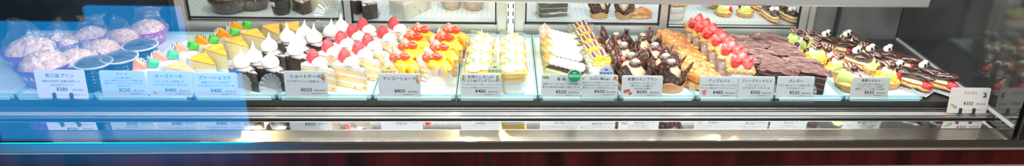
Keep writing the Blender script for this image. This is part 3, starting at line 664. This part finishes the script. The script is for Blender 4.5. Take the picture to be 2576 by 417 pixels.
def card(u0, u1, v0, v1, y, title, desc, price, tax, label, furi=None, title2=None, art=None, warm=False, clip=False, tsize=1.0, holder=True):
    a = aty((u0 + u1) / 2, v1, y); bt = aty((u0 + u1) / 2, v0, y); l = aty(u0, v1, y); r = aty(u1, v1, y); w = r.x - l.x; h = bt.z - a.z
    t = thing('price_card', 'price card'); t.location = (a.x, y, a.z); t.rotation_euler = (R(-6), 0, R(-1)); t['label'] = label; t['group'] = 'price cards'
    b = MB(); b.prism(rrect(w, h, .004), -.0006, .0006, Matrix.Translation((0, 0, h / 2)) @ RX); b.build('card', CARD2 if warm else CARD, t)
    if holder and not clip:
        b = MB(); b.prism(rrect(w * 1.03, h * 1.06, .005), .0012, .002, Matrix.Translation((0, 0, h / 2 - .002)) @ RX); b.box((0, -.006, -.004), (w * 1.02, .014, .002)); b.build('acrylic_stand', film('acrylic', tint=(.95, .985, .985), f0=.015, rough=.05), t)
    if clip:
        for x in (-.17, .17):
            b = MB(); b.box((x * w, -.002, .006), (.006, .005, .013)); b.box((x * w, .003, -.0005), (.008, .022, .002)); b.build('clip', DARKM, t, bevel=.001)
    H = h
    n = len(desc); ts = .0094 * tsize
    if title2: txt(t, title, 0, H * .865, ts * .86, INK, name='title_lettering'); txt(t, title2, 0, H * .715, ts * .86, INK, name='title_lettering')
    else: txt(t, title, 0, H * (.79 if n < 3 else .83 if n == 3 else .87), ts, INK, name='title_lettering')
    if furi: txt(t, furi, 0, H * .935, .0038, INK2, name='reading_lettering')
    z, st, big = ((.6, .13, .0054) if n <= 2 else (.655, .115, .0050) if n == 3 else (.725, .1, .0042)); z *= H; st *= H
    if title2: z = H * .55
    for i, d in enumerate(desc):
        txt(t, d, 0, z - st * i, min(big, w * .93 / max(1, len(d)) * 1.02), INK2, shear=.2, name='description_lettering')
    zp = H * (.38 if clip and n == 0 else .27)
    if clip and n: zp = H * .32
    txt(t, '¥' + price, 0, zp, .0114, INK, name='price_lettering'); txt(t, f'(税込¥{tax})', w * .315, zp - .001, .0048, INK2, name='tax_lettering')
    b = MB(); x0 = -.012; b.tube([(x0 + .0011 * i, -.0011, H * .135 + .0013 * sin(i * 1.9) * (1 if i % 3 else .4)) for i in range(22)], .00022, 4); b.build('brand_script', PINKINK, t, sharp=0)
    txt(t, '特定原材料 卵・乳・小', w * .3, H * .13, .0032, INK2, name='allergen_lettering')
    A = {'berry': [(PG, [(w * .40, H * .86, .004, .002, .4), (w * .43, H * .8, .003, .002, -.5)]), (PRD, [(w * .42, H * .71, .003, .0035, 0), (w * .38, H * .76, .0022, .0026, .2)])],
         'mango': [(PG, [(w * .42, H * .9, .005, .0016, .3)]), (POR, [(w * .42, H * .77, .0035, .0045, .2), (w * .44, H * .66, .0036, .004, -.2)])],
         'lemon': [(PYL, [(w * s * .42, H * (.92 - .05 * q), .0042, .0018, .6 * s * (1 + q)) for s in (-1, 1) for q in range(3)]), (PG, [(w * s * .45, H * (.8 - .06 * q), .003, .0012, -.7 * s) for s in (-1, 1) for q in range(2)])],
         'sprig': [(PG, [(-w * (.44 - .035 * q), H * (.88 - .03 * (q % 2)), .0028, .0028, .5 * q) for q in range(4)])],
         'mangoes': [(POR, [(w * .40, H * .85, .0045, .003, .8), (w * .43, H * .9, .003, .0026, .2)]), (PG, [(w * .45, H * .8, .0045, .0018, -.7), (-w * .46, H * .83, .003, .002, .5)])],
         'chestnut': [(PRD, [(-w * .40, H * .29, .0046, .004, .3), (-w * .33, H * .33, .004, .0036, -.3), (-w * .28, H * .2, .0042, .0036, .4)])],
         'apple': [(PPK, [(-w * .39, H * .29, .004, .0045, .3), (-w * .34, H * .34, .004, .0035, -.3), (-w * .35, H * .2, .004, .0045, -.2)])],
         'cheese': [(PCR, [(-w * .39, H * .2, .0052, .004, -.4), (-w * .35, H * .16, .0045, .003, 0)])],
         'croc': [(PDG, [(w * .38, H * .66, .0045, .003, .1), (w * .39, H * .74, .0022, .005, .3), (w * .355, H * .79, .0035, .0018, 0)]), (PG, [(-w * .36, H * .3, .0095, .002, -.45), (-w * .31, H * .22, .005, .0016, -.1)])]}
    if art: blobs(t, 'printed_drawing', A[art])
    return t
CY = -.004
card(98, 225, 178, 247, -.016, '和三盆プリン', ['四国の阿波和三盆糖を使用した', '上品な甘さのプリン'], '280', '302', 'white 280 yen pudding card on two dark clips', clip=True)
card(260, 374, 180, 244, CY, 'リーノ', ['(ハワイ語で"喜び")', 'フルーツ風味とチョコクリームの重なりを', '贅沢なムースとホワイトチョコレートで', '包み込みました'], '500', '540', 'white 500 yen card in front of the orange mousse cakes', tsize=.85)
card(378, 487, 181, 244, CY, 'チーズケーキ', ['クリームチーズを使った', 'スフレタイプのチーズケーキ'], '480', '518', 'white 480 yen cheesecake card with pale cheese drawing', art='cheese')
card(491, 602, 185, 244, CY, 'ガトーショコラ', ['表面にクリームを添えた', 'コクのあるチョコレートケーキ'], '480', '518', 'white 480 yen card below the chocolate cake slices')
card(719, 826, 181, 243, CY, 'ショートケーキ', ['イチゴをサンドした定番のケーキ'], '550', '594', 'white 550 yen shortcake card with small strawberry drawing', art='berry')
card(954, 1059, 187, 245, CY, 'マンゴーショート', [], '800', '864', 'white 800 yen card with mango drawing', art='mango', tsize=.95)
card(1159, 1259, 188, 245, CY, '生搾りレモンの', ['フレッシュ果汁レモンのジュレと、濃厚でクリーミーなパンナコッタに', '仕上げました。暑い時期にぴったりの爽やかなデザートです。'], '480', '518', 'white 480 yen lemon card with two lemon sprigs', title2='ジュレ&パンナコッタ', art='lemon')
card(1361, 1460, 189, 247, CY, '草 萌', ['抹茶とマンゴーのいくつもの層で', '爽やかな春の訪れを表現した楽しいケーキ'], '550', '594', 'white 550 yen card below the green bars, green badge on top', furi='くさもえ', art='sprig', tsize=.9)
card(1462, 1552, 190, 245, CY - .002, 'CoCo Mango', ['夏のフルーツの王様マンゴーのプリン。', 'なめらかなココナッツのムースが', '贅沢なマンゴーの風味を引き立てます。'], '600', '648', 'white 600 yen card lettered in Latin script, blue badge behind', furi='ココ・マンゴー', art='mangoes', tsize=.85)
card(1562, 1664, 192, 246, CY, '和栗のモンブラン', ['ふんわりとしたスポンジに', '栗のクリームを乗せた', '上品な味のお菓子'], '600', '648', 'white 600 yen mont blanc card with red chestnut drawing', art='chestnut', tsize=.88)
card(1757, 1852, 194, 247, CY, 'アップルパイ', ['シナモン風味のりんごがたっぷり入った', 'ボリューム満点のオールドファッション。'], '480', '518', 'white 480 yen apple pie card with pink apple drawing', art='apple', tsize=.9)
card(1853, 1943, 194, 247, CY - .002, 'フレーズティラミス', ['いちごのジュレと', 'コクのあるチーズのケーキ'], '500', '540', 'white 500 yen tiramisu card beside the apple pie card', tsize=.82)
card(1950, 2042, 194, 248, CY, 'カレボー', ['ベルギー産チョコレートを贅沢に使った', 'コクのあるケーキ'], '550', '594', 'white 550 yen card in front of the chocolate ruffles', tsize=.9)
card(2137, 2231, 196, 246, CY, '季節のタルト', ['コクのあるタルト生地の上に', 'カスタードクリームを乗せ', '季節のフルーツで飾ったお菓子'], '650', '702', 'white 650 yen fruit tart card', tsize=.82, warm=True)
card(2381, 2479, 223, 284, -.045, 'ワニワニ', [], '350', '378', 'white 350 yen card with green reptile drawings on two clips', art='croc', warm=True, clip=True, tsize=.85)
def badge(u, v, rpx, y, col, s, label, ink, band=None):
    p = aty(u, v, y); r = aty(u + rpx, v, y).x - p.x; t = thing('round_badge', 'badge'); t.location = p; t['label'] = label; t['group'] = 'season badges'; t.rotation_euler = (R(-6), 0, 0)
    C_ = [(r * cos(2 * pi * i / 40), r * sin(2 * pi * i / 40)) for i in range(40)]
    b = MB(); b.prism(C_, -.0005, .0005, RX); b.build('disc', col, t)
    if band:
        b = MB(); b.prism([(x * 1.12, q * 1.12) for x, q in C_], -.0012, -.0006, RX); b.build('pale_rim', film('rim_acrylic', tint=(.9, .95, .9), haze=.4), t)
        b = MB(); b.prism(rrect(r * 1.9, r * .55, .001), .0006, .0008, RX); b.build('band', band, t)
    txt(t, s, 0, 0 if band else -r * .05, r * .46, ink, name='badge_lettering')
    b = MB(); leaf_mb(b, (0, -.001, 0), (1, 0, 0), .001, .001); b.bm.clear(); b.prism([(r * .28 * cos(a), r * .16 * sin(a)) for a in [pi * i / 8 for i in range(9)]], .0006, .0008, Matrix.Translation((0, 0, r * .45)) @ RX); b.build('emblem', ink, t)
    return t
badge(1245, 178, 19.5, .004, mat('pale_green_badge', (.62, .68, .42), .5), '季節限定', 'pale olive round badge behind the lemon card', mat('olive_ink', (.16, .17, .09), .6))
badge(1445, 191, 16, -.012, mat('green_badge', (.01, .23, .12), .4), '期間限定', 'dark green round badge over the corner of a price card', mat('pale_ink', (.5, .75, .55), .5), mat('badge_band', (.04, .38, .22), .4))
badge(1525, 184, 18.5, .004, mat('blue_badge', (.36, .48, .66), .5), '季節限定', 'blue round badge behind the Latin lettered card', INK)
badge(978, 181, 19.5, .004, mat('yellow_badge', (.78, .7, .3), .5), '季節限定', 'yellow round badge behind the 800 yen card', mat('brown_ink', (.35, .25, .05), .6))

# ------------------------------------------------------------------ trays
TRAY = mat('pale_cyan_tray', (.62, .82, .87), .2, coat=.3)
def _traymat():
    nt = TRAY.node_tree; N = nt.nodes.new; L = nt.links.new; tc = N('ShaderNodeTexCoord')
    br = N('ShaderNodeTexBrick'); br.offset = 0; br.inputs['Scale'].default_value = 1; br.inputs['Brick Width'].default_value = .012; br.inputs['Row Height'].default_value = .012; br.inputs['Mortar Size'].default_value = .0022
    br.inputs['Color1'].default_value = (.58, .8, .86, 1); br.inputs['Color2'].default_value = (.62, .83, .88, 1); br.inputs['Mortar'].default_value = (.8, .91, .93, 1)
    L(tc.outputs['Object'], br.inputs['Vector']); L(br.outputs[0], nt.nodes['Principled BSDF'].inputs['Base Color'])
_traymat()
RIM = film('tray_rim_acrylic', tint=(.72, .93, .97), f0=.06, haze=.55, hcol=(.55, .85, .92))
bx = [at(u, 250, 0).x for u in (-420, -180, 40, 238, 487, 697, 938, 1148, 1353, 1555, 1748, 1945, 2120, 2318)]
held = ['nothing in view', 'the foremost bun', 'the wrapped buns', 'the orange mousse cakes', 'the cheesecake and chocolate slices', 'the strawberry shortcakes', 'the mango slices', 'the lemon cups', 'the green bars', 'the mont blanc cakes', 'the apple pies', 'the chocolate ruffles', 'the fruit tarts']
for i in range(1, 13):
    x0, x1 = bx[i] + .001, bx[i + 1] - .001; xc = (x0 + x1) / 2; w = x1 - x0; t = thing('display_tray', 'tray'); t.location = (xc, 0, ZD + .0006)
    t['label'] = 'pale cyan display tray under ' + held[i]; t['group'] = 'display trays'
    b = MB(); b.box((0, .186, .0018), (w, .372, .0036)); b.build('tray_base', TRAY, t)
    b = MB()
    for c, d in (((0, .0015, .006), (w, .003, .012)), ((0, .3705, .005), (w, .003, .010)), ((-w / 2 + .0015, .186, .005), (.003, .372, .010)), ((w / 2 - .0015, .186, .005), (.003, .372, .010))): b.box(c, d)
    b.build('rim', RIM, t)
    b = MB(); b.box((0, -.004, .0045), (w * .9, .007, .009)); b.build('front_lip', RIM, t, bevel=.002)

# ------------------------------------------------------------------ the display case
XL, XR = -1.75, 1.085
case = thing('display_case', 'display case'); case.location = (-.3, .1, 0); case['label'] = 'long refrigerated glass and steel cake display case with dark wood front'
CO = Vector((-.3, .1, 0))
def cpart(name, m, boxes, parent=case, bevel=0):
    b = MB(); b.sm = False
    off = CO if parent == case else CO
    for c, d in boxes: b.box(Vector(c) - off, d)
    o = b.build(name, m, parent, bevel=bevel); return o
XC, XW = (XL + XR) / 2, XR - XL
def zz(z): return ZD + z
cpart('deck', mat('deck_steel', (.07, .08, .085), .3, metal=.5), [((XC, .195, zz(-.006)), (XW, .39, .012))])
# front ledge and rails
cpart('front_ledge', mat('black_ledge', (.01, .01, .011), .3), [((XC, -.04, zz(-.022)), (XW, .08, .010))])
cpart('deck_edge', mat('grey_edge', (.06, .062, .06), .35, metal=.5), [((XC, -.003, zz(-.008)), (XW, .006, .016))])
for y, z, hgt, wd in ((-.014, -.0145, .005, .004), (-.021, -.0155, .003, .003)):
    cpart('glass_track', STEEL, [((XC, y, zz(z)), (XW, wd, hgt))], bevel=.0008)
cpart('flat_rail', mat('satin_rail', (.72, .72, .71), .3, metal=.6), [((XC, -.0385, zz(-.0155)), (XW, .017, .003))])
cpart('rubber_gasket', DARK, [((XC, -.052, zz(-.0155)), (XW, .008, .003))])
cpart('round_rail', STEEL, [((XC, -.0595, zz(-.0135)), (XW, .006, .006))], bevel=.002)
cpart('mirror_strip', STEELP, [((XC, -.0875, zz(-.0185)), (XW, .036, .004))])
cpart('sill', mat('scratched_sill_steel', (.33, .29, .235), .24, metal=1, col2=(.42, .38, .32), vscale=9, bump=.06, bscale=120, stretch=(.6, 1, 1)), [((XC, -.1305, zz(-.0195)), (XW + .3, .05, .006))])
cpart('sill_edge', STEELP, [((XC, -.1060, zz(-.0165)), (XW, .0015, .002)), ((XC + .1, -.1548, zz(-.0172)), (XW + .5, .0016, .002))])
cpart('front_trim', mat('brown_steel', (.32, .26, .22), .3, metal=.9), [((XC + .1, -.1545, zz(-.0285)), (XW + .5, .003, .019))])
cpart('trim_lip', STEELW, [((XC + .1, -.157, zz(-.0385)), (XW + .5, .006, .0015))])
WOOD = mat('dark_red_wood', (.014, .002, .002), .35, col2=(.07, .007, .005), vscale=7, coat=.25, stretch=(3, 3, .3), detail=6)
xs = [at(u, 390, -.05).x for u in (-500, 1224, 2900)]
for i in range(2):
    cpart('wood_panel', WOOD, [(((xs[i] + xs[i + 1]) / 2, -.150, zz(-.0585)), (xs[i + 1] - xs[i] - .006, .012, .039))], bevel=.001)
cpart('panel_joint', DARK, [((xs[1], -.149, zz(-.0585)), (.007, .008, .039))])
cpart('lower_panel', mat('pinkish_laminate', (.42, .3, .28), .5), [((XC, -.142, .36), (XW + .5, .02, .72))])
cpart('carcass', DARKM, [((XC, .16, .385), (XW, .44, .76))])
# front glass
GLASS = film('front_glass', tint=(.985, .995, 1), f0=.025, rough=.025, ior=1.45)
cpart('front_glass', GLASS, [((XC, -.150, zz(.29)), (XW, .004, .612))])
# right end glass, dark and mirror-like, left end
EG = film('dark_end_glass', tint=(.10, .115, .12), f0=.15, rough=.08, haze=.09, hcol=(.4, .45, .46))
cpart('end_glass', EG, [((XR + .003, .125, zz(.28)), (.006, .54, .61))])
cpart('end_glass', EG, [((XL - .003, .125, zz(.28)), (.006, .54, .61))])
cpart('end_trim', mat('bright_trim', (.8, .82, .82), .3, metal=.3), [((XR - .003, .13, zz(.001)), (.005, .52, .006))])
cpart('end_post', DARK, [((XR + .008, -.14, zz(.2)), (.016, .016, .44))])
cpart('end_post_cover', mat('grey_end_steel', (.3, .31, .31), .35, metal=.8), [((XR + .075, -.145, zz(.2)), (.11, .006, .44))])
# light bar across the case
bb = aty(900, 2, .10).z; zb = bb
xb = aty(2338, 12, .10).x
cpart('light_bar', STEELW, [(((xb + XL) / 2, .108, zb + .012), (xb - XL, .022, .024))], bevel=.004)
cpart('light_bar', mat('white_tube_cover', (.85, .86, .86), .3), [(((xb + .035 + XL) / 2, .135, zb + .034), (xb + .035 - XL, .03, .02))], bevel=.006)
# back wall of the case: bottom rail, posts, sliding doors
YB = .395
def px_x(u, v=40, y=YB): return aty(u, v, y).x
zr = zz(.031)
cpart('back_rail', STEELW, [((px_x(1255), YB + .004, zz(.0155)), (px_x(2050) - px_x(455), .012, .031))])
def post(u0, u1, m=STEELW, y=YB, name='back_post', d=.014): return cpart(name, m, [(((px_x(u0) + px_x(u1)) / 2, y, zz(.16)), (px_x(u1) - px_x(u0), d, .34))], bevel=.001)
post(432, 444, DARKM); post(446, 470); post(868, 884); post(1251, 1274); post(1276, 1293, mat('white_standard', (.78, .8, .8), .35, metal=.3), YB - .006); post(1295, 1318); post(1660, 1677); post(2012, 2030); post(2034, 2048); post(2106, 2112, DARKM)
b = MB(); b.sm = False
for u in (1278.5, 1290.5):
    for k in range(6): b.box(Vector((px_x(u), YB - .0135, zz(.045 + k * .021))) - CO, (.0022, .002, .012))
b.build('shelf_slots', DARK, case)
BD = mat('dark_back_panel', (.10, .105, .10), .3, metal=.2, col2=(.17, .175, .17), vscale=8)
cpart('back_panel', mat('navy_back_panel', (.02, .03, .05), .3, metal=.2, col2=(.035, .05, .075), vscale=8), [(((XL + px_x(440)) / 2, YB + .012, zz(.28)), (px_x(440) - XL, .01, .6))])
cpart('back_panel', BD, [(((XR + px_x(2040)) / 2, YB + .012, zz(.28)), (XR - px_x(2040), .01, .6)), ((0, YB + .012, zz(.46)), (2.2, .01, .26))])
PANE = film('door_pane', tint=(.97, .985, .985), f0=.0, rough=.02)
for i, (u0, u1, zlo) in enumerate(((474, 868, .0395), (886, 1249, .033), (1321, 1659, .0345), (1679, 2010, .0285))):
    x0, x1 = px_x(u0, 50), px_x(u1, 50); yy = YB + (.004 if i % 2 else .009)
    d = cpart('back_door', PANE, [(((x0 + x1) / 2, yy, zz(.17 + zlo / 2)), (x1 - x0, .004, .34 - zlo))])
    f = .0038
    b = MB(); b.sm = False
    for c, s_ in ((((x0 + x1) / 2, yy - .004, zz(zlo)), (x1 - x0, .006, f)), ((x0 + f / 2, yy - .004, zz(.17)), (f, .006, .28)), ((x1 - f / 2, yy - .004, zz(.17)), (f, .006, .28))): b.box(Vector(c) - CO, s_)
    b.build('door_frame', DARK, d)
# lamp tubes and added glows for warm spots on the sill
TUBE = mat('lamp_tube_glow', (1, .98, .95), .5, emit=3)
cpart('lamp_tube', TUBE, [((XC, .0, zz(.56)), (XW - .1, .025, .02))])
cpart('canopy', STEELW, [((XC, .125, zz(.60)), (XW, .56, .02))])
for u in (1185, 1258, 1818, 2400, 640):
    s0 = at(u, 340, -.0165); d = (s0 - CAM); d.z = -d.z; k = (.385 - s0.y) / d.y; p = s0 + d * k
    b = MB(); b.ell(p - CO, (.018, .006, .018), 14, 9); b.build('sill_glint_source', mat('sill_glint_glow', (1, .78, .35), .5, emit=220), case)

# ------------------------------------------------------------------ counter and cakes added behind the doors as their reflection
rear = thing('reflection_counter', 'counter'); rear.location = (0, .41, 0); rear['label'] = 'bright tiled-mat counter added behind the sliding doors as their reflection'
RO = Vector((0, .41, 0)); ZR = .024
MATM = mat('grid_mat', (.6, .72, .8), .35)
def _grid():
    nt = MATM.node_tree; N = nt.nodes.new; L = nt.links.new; tc = N('ShaderNodeTexCoord'); br = N('ShaderNodeTexBrick'); br.offset = 0; br.inputs['Scale'].default_value = 1
    br.inputs['Brick Width'].default_value = .014; br.inputs['Row Height'].default_value = .014; br.inputs['Mortar Size'].default_value = .004
    br.inputs['Color1'].default_value = (.5, .63, .73, 1); br.inputs['Color2'].default_value = (.54, .67, .76, 1); br.inputs['Mortar'].default_value = (.74, .8, .84, 1)
    L(tc.outputs['Object'], br.inputs['Vector']); L(br.outputs[0], nt.nodes['Principled BSDF'].inputs['Base Color'])
_grid()
b = MB(); b.sm = False; b.box(Vector((0, .6675, zz(ZR - .01))) - RO, (1.9, .475, .02)); b.build('counter_top', MATM, rear)
b = MB(); b.sm = False; b.box(Vector((0, .445, zz(ZR - .0018))) - RO, (1.9, .03, .004)); b.build('front_strip', mat('pale_strip', (.6, .68, .74), .3), rear)
b = MB(); b.sm = False; b.box(Vector((0, .66, .4)) - RO, (1.8, .44, .78)); b.build('cabinet', STEELW, rear)
b = MB(); b.sm = False; b.box(Vector((0, .90, zz(.15))) - RO, (1.9, .02, .4)); b.build('splashback', mat('pale_splashback', (.66, .68, .66), .4), rear)
def rplace(protos, k, u, v, label, group, rz=0, s=1.0): return place(protos, k, u, v, 0, label, group, rz=rz, s=s, base=ZR + .0005)
brown = sweet_bun(9, mat('dark_cup', (.05, .035, .03), .5), CRUSTB)
rplace([brown], 0, 562, 44, 'large brown crusted bun added behind the door as reflection, nearer the pane', 'brown buns', .4, 1.05)
rplace([brown], 0, 640, 20, 'brown crusted bun added behind the door as reflection, farther from the pane', 'brown buns', 1.4, .9)
rplace([pudding_cup(True)], 0, 709, 33, 'black pudding cup with grey sticker added behind the door as reflection', 'cakes on the back counter', 0, .82)
rplace(gp, 1, 757, 30, 'small dark chocolate slice added behind the glass as reflection beside the black cup', 'cakes on the back counter', R(150), .8)
rplace(cp, 0, 815, 26, 'cheesecake slice added behind the glass as reflection by the fluted paper', 'cakes on the back counter', R(160), .85)
dl = thing('fluted_paper', 'paper'); doily(dl, .04, 20, 'fluted_sheet', film('grey_fluted_paper', f0=.12, rough=.15, haze=.6, hcol=(.5, .58, .6)), M=Matrix.Rotation(R(50), 4, 'X') @ Matrix.Rotation(R(-12), 4, 'Y')); p = at(832, 36, ZR + .02); dl.location = p; dl['label'] = 'round fluted grey paper added behind the door as reflection'
rplace(gp, 0, 922, 44, 'dark chocolate slice with paper added behind the second door as reflection', 'cakes on the back counter', R(120), .95)
rplace(gp, 1, 888, 28, 'dark chocolate slice added in the corner of the second door as reflection', 'cakes on the back counter', R(150), .9)
bk = thing('film_wrapped_sponge_slice', 'cake'); P_ = wedge_poly(.11, R(24)); b = MB(); b.prism(P_, 0, .05); b.build('sponge', layered('pale_sponge', [(0, (.6, .6, .4)), (.85, (.85, .84, .78))], scale=1 / .05, spots=((.4, .25, .2), 60, .64)), bk, bevel=.002); wrap_wedge(bk, .11, R(24), .06, mat_=film('milky_wrap', f0=.06, haze=.25)); b = MB(); b.prism(inset(P_, 1.01), .05, .055); b.build('icing', CREAM, bk, bevel=.002)
rplace([bk], 0, 1028, 38, 'pale film-wrapped sponge slice with fruit added behind the door as reflection', 'cakes on the back counter', R(35), 1)
def sponge_dome():
    t = thing('sponge_dome', 'cake'); b = MB(); b.lathe([(.02, 0), (.024, .006), (.027, .02), (.027, .04), (.02, .05), (.0005, .053)], 24); b.build('sponge', mat('tan_sponge', (.5, .32, .2), .6, col2=(.62, .45, .32), vscale=120, bump=.6, bscale=250), t)
    b = MB(); b.lathe([(.029, .012), (.032, .03), (.031, .055)], 24, cap=False); b.build('wrapper', CELLO, t, thick=.0004); return t
sd_ = sponge_dome()
rplace([sd_], 0, 1136, 20, 'tan sponge dome in film, near the sponge slice, added behind glass as reflection', 'tan sponge domes'); rplace([sd_], 0, 1192, 22, 'tan sponge dome in film, near the steel post, added behind glass as reflection', 'tan sponge domes', .5)
db = thing('dark_layered_cake', 'cake'); b = MB(); b.box((0, 0, .028), (.082, .05, .05)); b.build('layers', GRND, db, bevel=.002)
b = MB(); b.box((0, 0, .0015), (.1, .066, .003)); b.build('board', mat('pale_board', (.62, .62, .5), .4), db, bevel=.001)
b = MB(); b.grid(lambda a, s: Vector((-.046 + .092 * a, -.028, .004 + .058 * s)), 2, 2); b.grid(lambda a, s: Vector((-.046, -.028 + .056 * a, .004 + .058 * s)), 2, 2); b.build('wrapper', CLEAR, db, thick=.0004)
rplace([db], 0, 1388, 38, 'dark green layered cake on a pale board added behind glass as reflection', 'cakes on the back counter', R(12), .95)
rplace([qp[0]], 0, 1506, 42, 'mont blanc in tan cup added behind glass as reflection, nearer the layered cake', 'mont blancs behind the glass', .3, .72)
rplace([qp[2]], 0, 1570, 43, 'mont blanc in tan cup added behind glass as reflection, nearer the wrapped pie', 'mont blancs behind the glass', .9, .75)
wp = rplace([apple_pie(7)], 0, 1612, 42, 'brown folded pie in dark wrapping added behind glass as reflection', 'cakes on the back counter', R(15), .62)
rplace(tp, 1, 1694, 47, 'pale tiramisu cup added behind glass as reflection beside the post', 'cakes on the back counter', .2, .85)
for i, (u, v, l) in enumerate(((1820, 38, 'first after the blue film'), (1873, 40, 'beside the eclairs'), (1795, 18, 'set back behind the other two'))):
    rplace(fp, i + 1, u, v, 'fruit tart added behind the door as reflection, ' + l, 'tarts behind the glass', R(40 * i), .78)
for i, (u, v, l) in enumerate(((1940, 55, 'first of the front two'), (1983, 56, 'in the door corner'), (1905, 25, 'set back beside the tart'))):
    rplace(ep, i, u, v, 'chocolate eclair seen end on, added behind the door as reflection, ' + l, 'eclairs behind the glass', R(100 + 10 * i), .8)
for i, (u, v) in enumerate(((1742, 24), (1792, 28))):
    t = thing('crumpled_film', 'film'); b = MB(); b.grid(lambda a, s: Vector(((a - .5) * .06, (s - .5) * .03, .012 + .016 * sin(a * 3) * (1 - s * .4))) + noise.noise_vector(Vector((a * 3 + i * 5, s * 3, 0))) * .010, 14, 8); b.build('film_sheet', film('blue_film', tint=(.6, .8, .9), f0=.1, haze=.45, hcol=(.45, .68, .8), bump=.4), t, sharp=30)
    t.location = at(u, v, ZR); t['label'] = ('crumpled pale blue film added behind glass as reflection beside the tiramisu cup', 'crumpled pale blue film added behind glass as reflection beside the tarts')[i]; t['group'] = 'crumpled films'
# mango doily and loose film by the mango slice
fd = thing('paper_doily', 'paper'); doily(fd, .036, 20, 'fluted_sheet', M=Matrix.Rotation(R(48), 4, 'X') @ Matrix.Rotation(R(-4), 4, 'Y')); fd.location = at(1100, 214, .018); fd['label'] = 'clear fluted paper under the front mango slice'

# ------------------------------------------------------------------ the shop
def struct(name, m, boxes):
    b = MB(); b.sm = False
    for c, d in boxes: b.box(c, d)
    o = b.build(name, m); o['kind'] = 'structure'; return o
struct('floor', mat('shop_floor', (.03, .027, .025), .5, col2=(.045, .04, .038), vscale=3), [((0, -.5, -.02), (7, 6, .04))])
struct('wall_back', mat('dark_wall', (.05, .05, .05), .6), [((0, 1.55, 1.4), (7, .1, 2.8))])
# blue glow panel added out of view, shaped to mirror in the front glass
yg = -.152; yb = yg - 1.0; yv = yg + 1.0
e0 = aty(606, 200, yv); e1 = aty(-40, 200, yv); zt_ = aty(450, 18, yv).z; zl = max(.04, aty(450, 360, yv).z - .06)
bl = thing('blue_reflection_panel', 'reflection panel'); bl.location = ((e0.x + e1.x) / 2, yb, .02); bl['label'] = 'added blue glow panel whose mirror image covers the left of the case glass'
wB, hB = e0.x - e1.x, zt_ - zl
blue = mat('blue_glow', (.0, .38, 1.0), .4, emit=4.2)
bx0 = bl.location.x; PB = MB(); SB = MB()
for u0, u1, vt in ((-40, 255, 58), (255, 485, 19), (485, 606, 178)):      # three panels of different heights side by side
    xa, xb_ = aty(u0, 200, yv).x - bx0, aty(u1, 200, yv).x - bx0; zt2 = aty((u0 + u1) / 2, vt, yv).z; h2 = zt2 - zl
    PB.box(((xa + xb_) / 2, 0, zl - .02 + h2 / 2), (xb_ - xa, .02, h2)); SB.box(((xa + xb_) / 2, -.02, zl - .02 + h2 / 2), (xb_ - xa, .015, h2))
for k in (-.3, .3): SB.box((wB * k, -.02, zl / 2 - .01), (.04, .03, zl - .02))
PB.build('glow_panel', blue, bl); SB.build('panel_stand', DARKM, bl)

# ------------------------------------------------------------------ light
def area(name, loc, rot, sx, sy, e, col=(1, 1, 1)):
    l = bpy.data.lights.new(name, 'AREA'); l.shape = 'RECTANGLE'; l.size = sx; l.size_y = sy; l.energy = e; l.color = col
    o = bpy.data.objects.new(name, l); COL.objects.link(o); o.location = loc; o.rotation_euler = rot; return o
area('case_lamp_light', (.2, -.02, zz(.545)), (R(14), 0, 0), 1.75, .06, 3.0, (1, .985, .96))
area('front_fill_light', (.2, -.135, zz(.50)), (R(42), 0, 0), 1.75, .05, 6.5, (1, .985, .96))  # fill added to brighten the upright front faces
area('shop_fill_light', (.5, -2.4, 2.6), (R(45), 0, 0), 3.4, 1.2, 85, (1, .95, .9))  # large fill added on the shop side to light faces frontally
area('bar_lamp_light', (.2, .125, zb - .003), (R(10), 0, 0), 1.7, .04, 1.1, (1, .99, .97))
area('back_counter_fill', (0, .65, zz(.5)), (0, 0, 0), 1.9, .2, 3.2, (1, .99, .97))  # fill added to light the counter behind the doors
for x in (-1.0, .2, 1.3):
    l = bpy.data.lights.new('shop_spot', 'SPOT'); l.energy = 26; l.color = (1, .72, .42); l.spot_size = R(70); l.spot_blend = .6; l.shadow_soft_size = .04
    o = bpy.data.objects.new('shop_spot', l); COL.objects.link(o); o.location = (x, -1.1, 2.7); o.rotation_euler = (R(22), 0, 0)
w = bpy.data.worlds.new('world'); SC.world = w; w.use_nodes = True
w.node_tree.nodes['Background'].inputs[0].default_value = (.55, .6, .65, 1); w.node_tree.nodes['Background'].inputs[1].default_value = .12

SC.view_settings.view_transform = 'Standard'; SC.view_settings.look = 'None'; SC.view_settings.gamma = 1; SC.view_settings.use_curve_mapping = False
SC.view_settings.exposure = .2
cy = SC.cycles
cy.transparent_max_bounces = 48; cy.max_bounces = 8; cy.use_denoising = True; cy.sample_clamp_indirect = 12
cy.caustics_reflective = False; cy.caustics_refractive = False
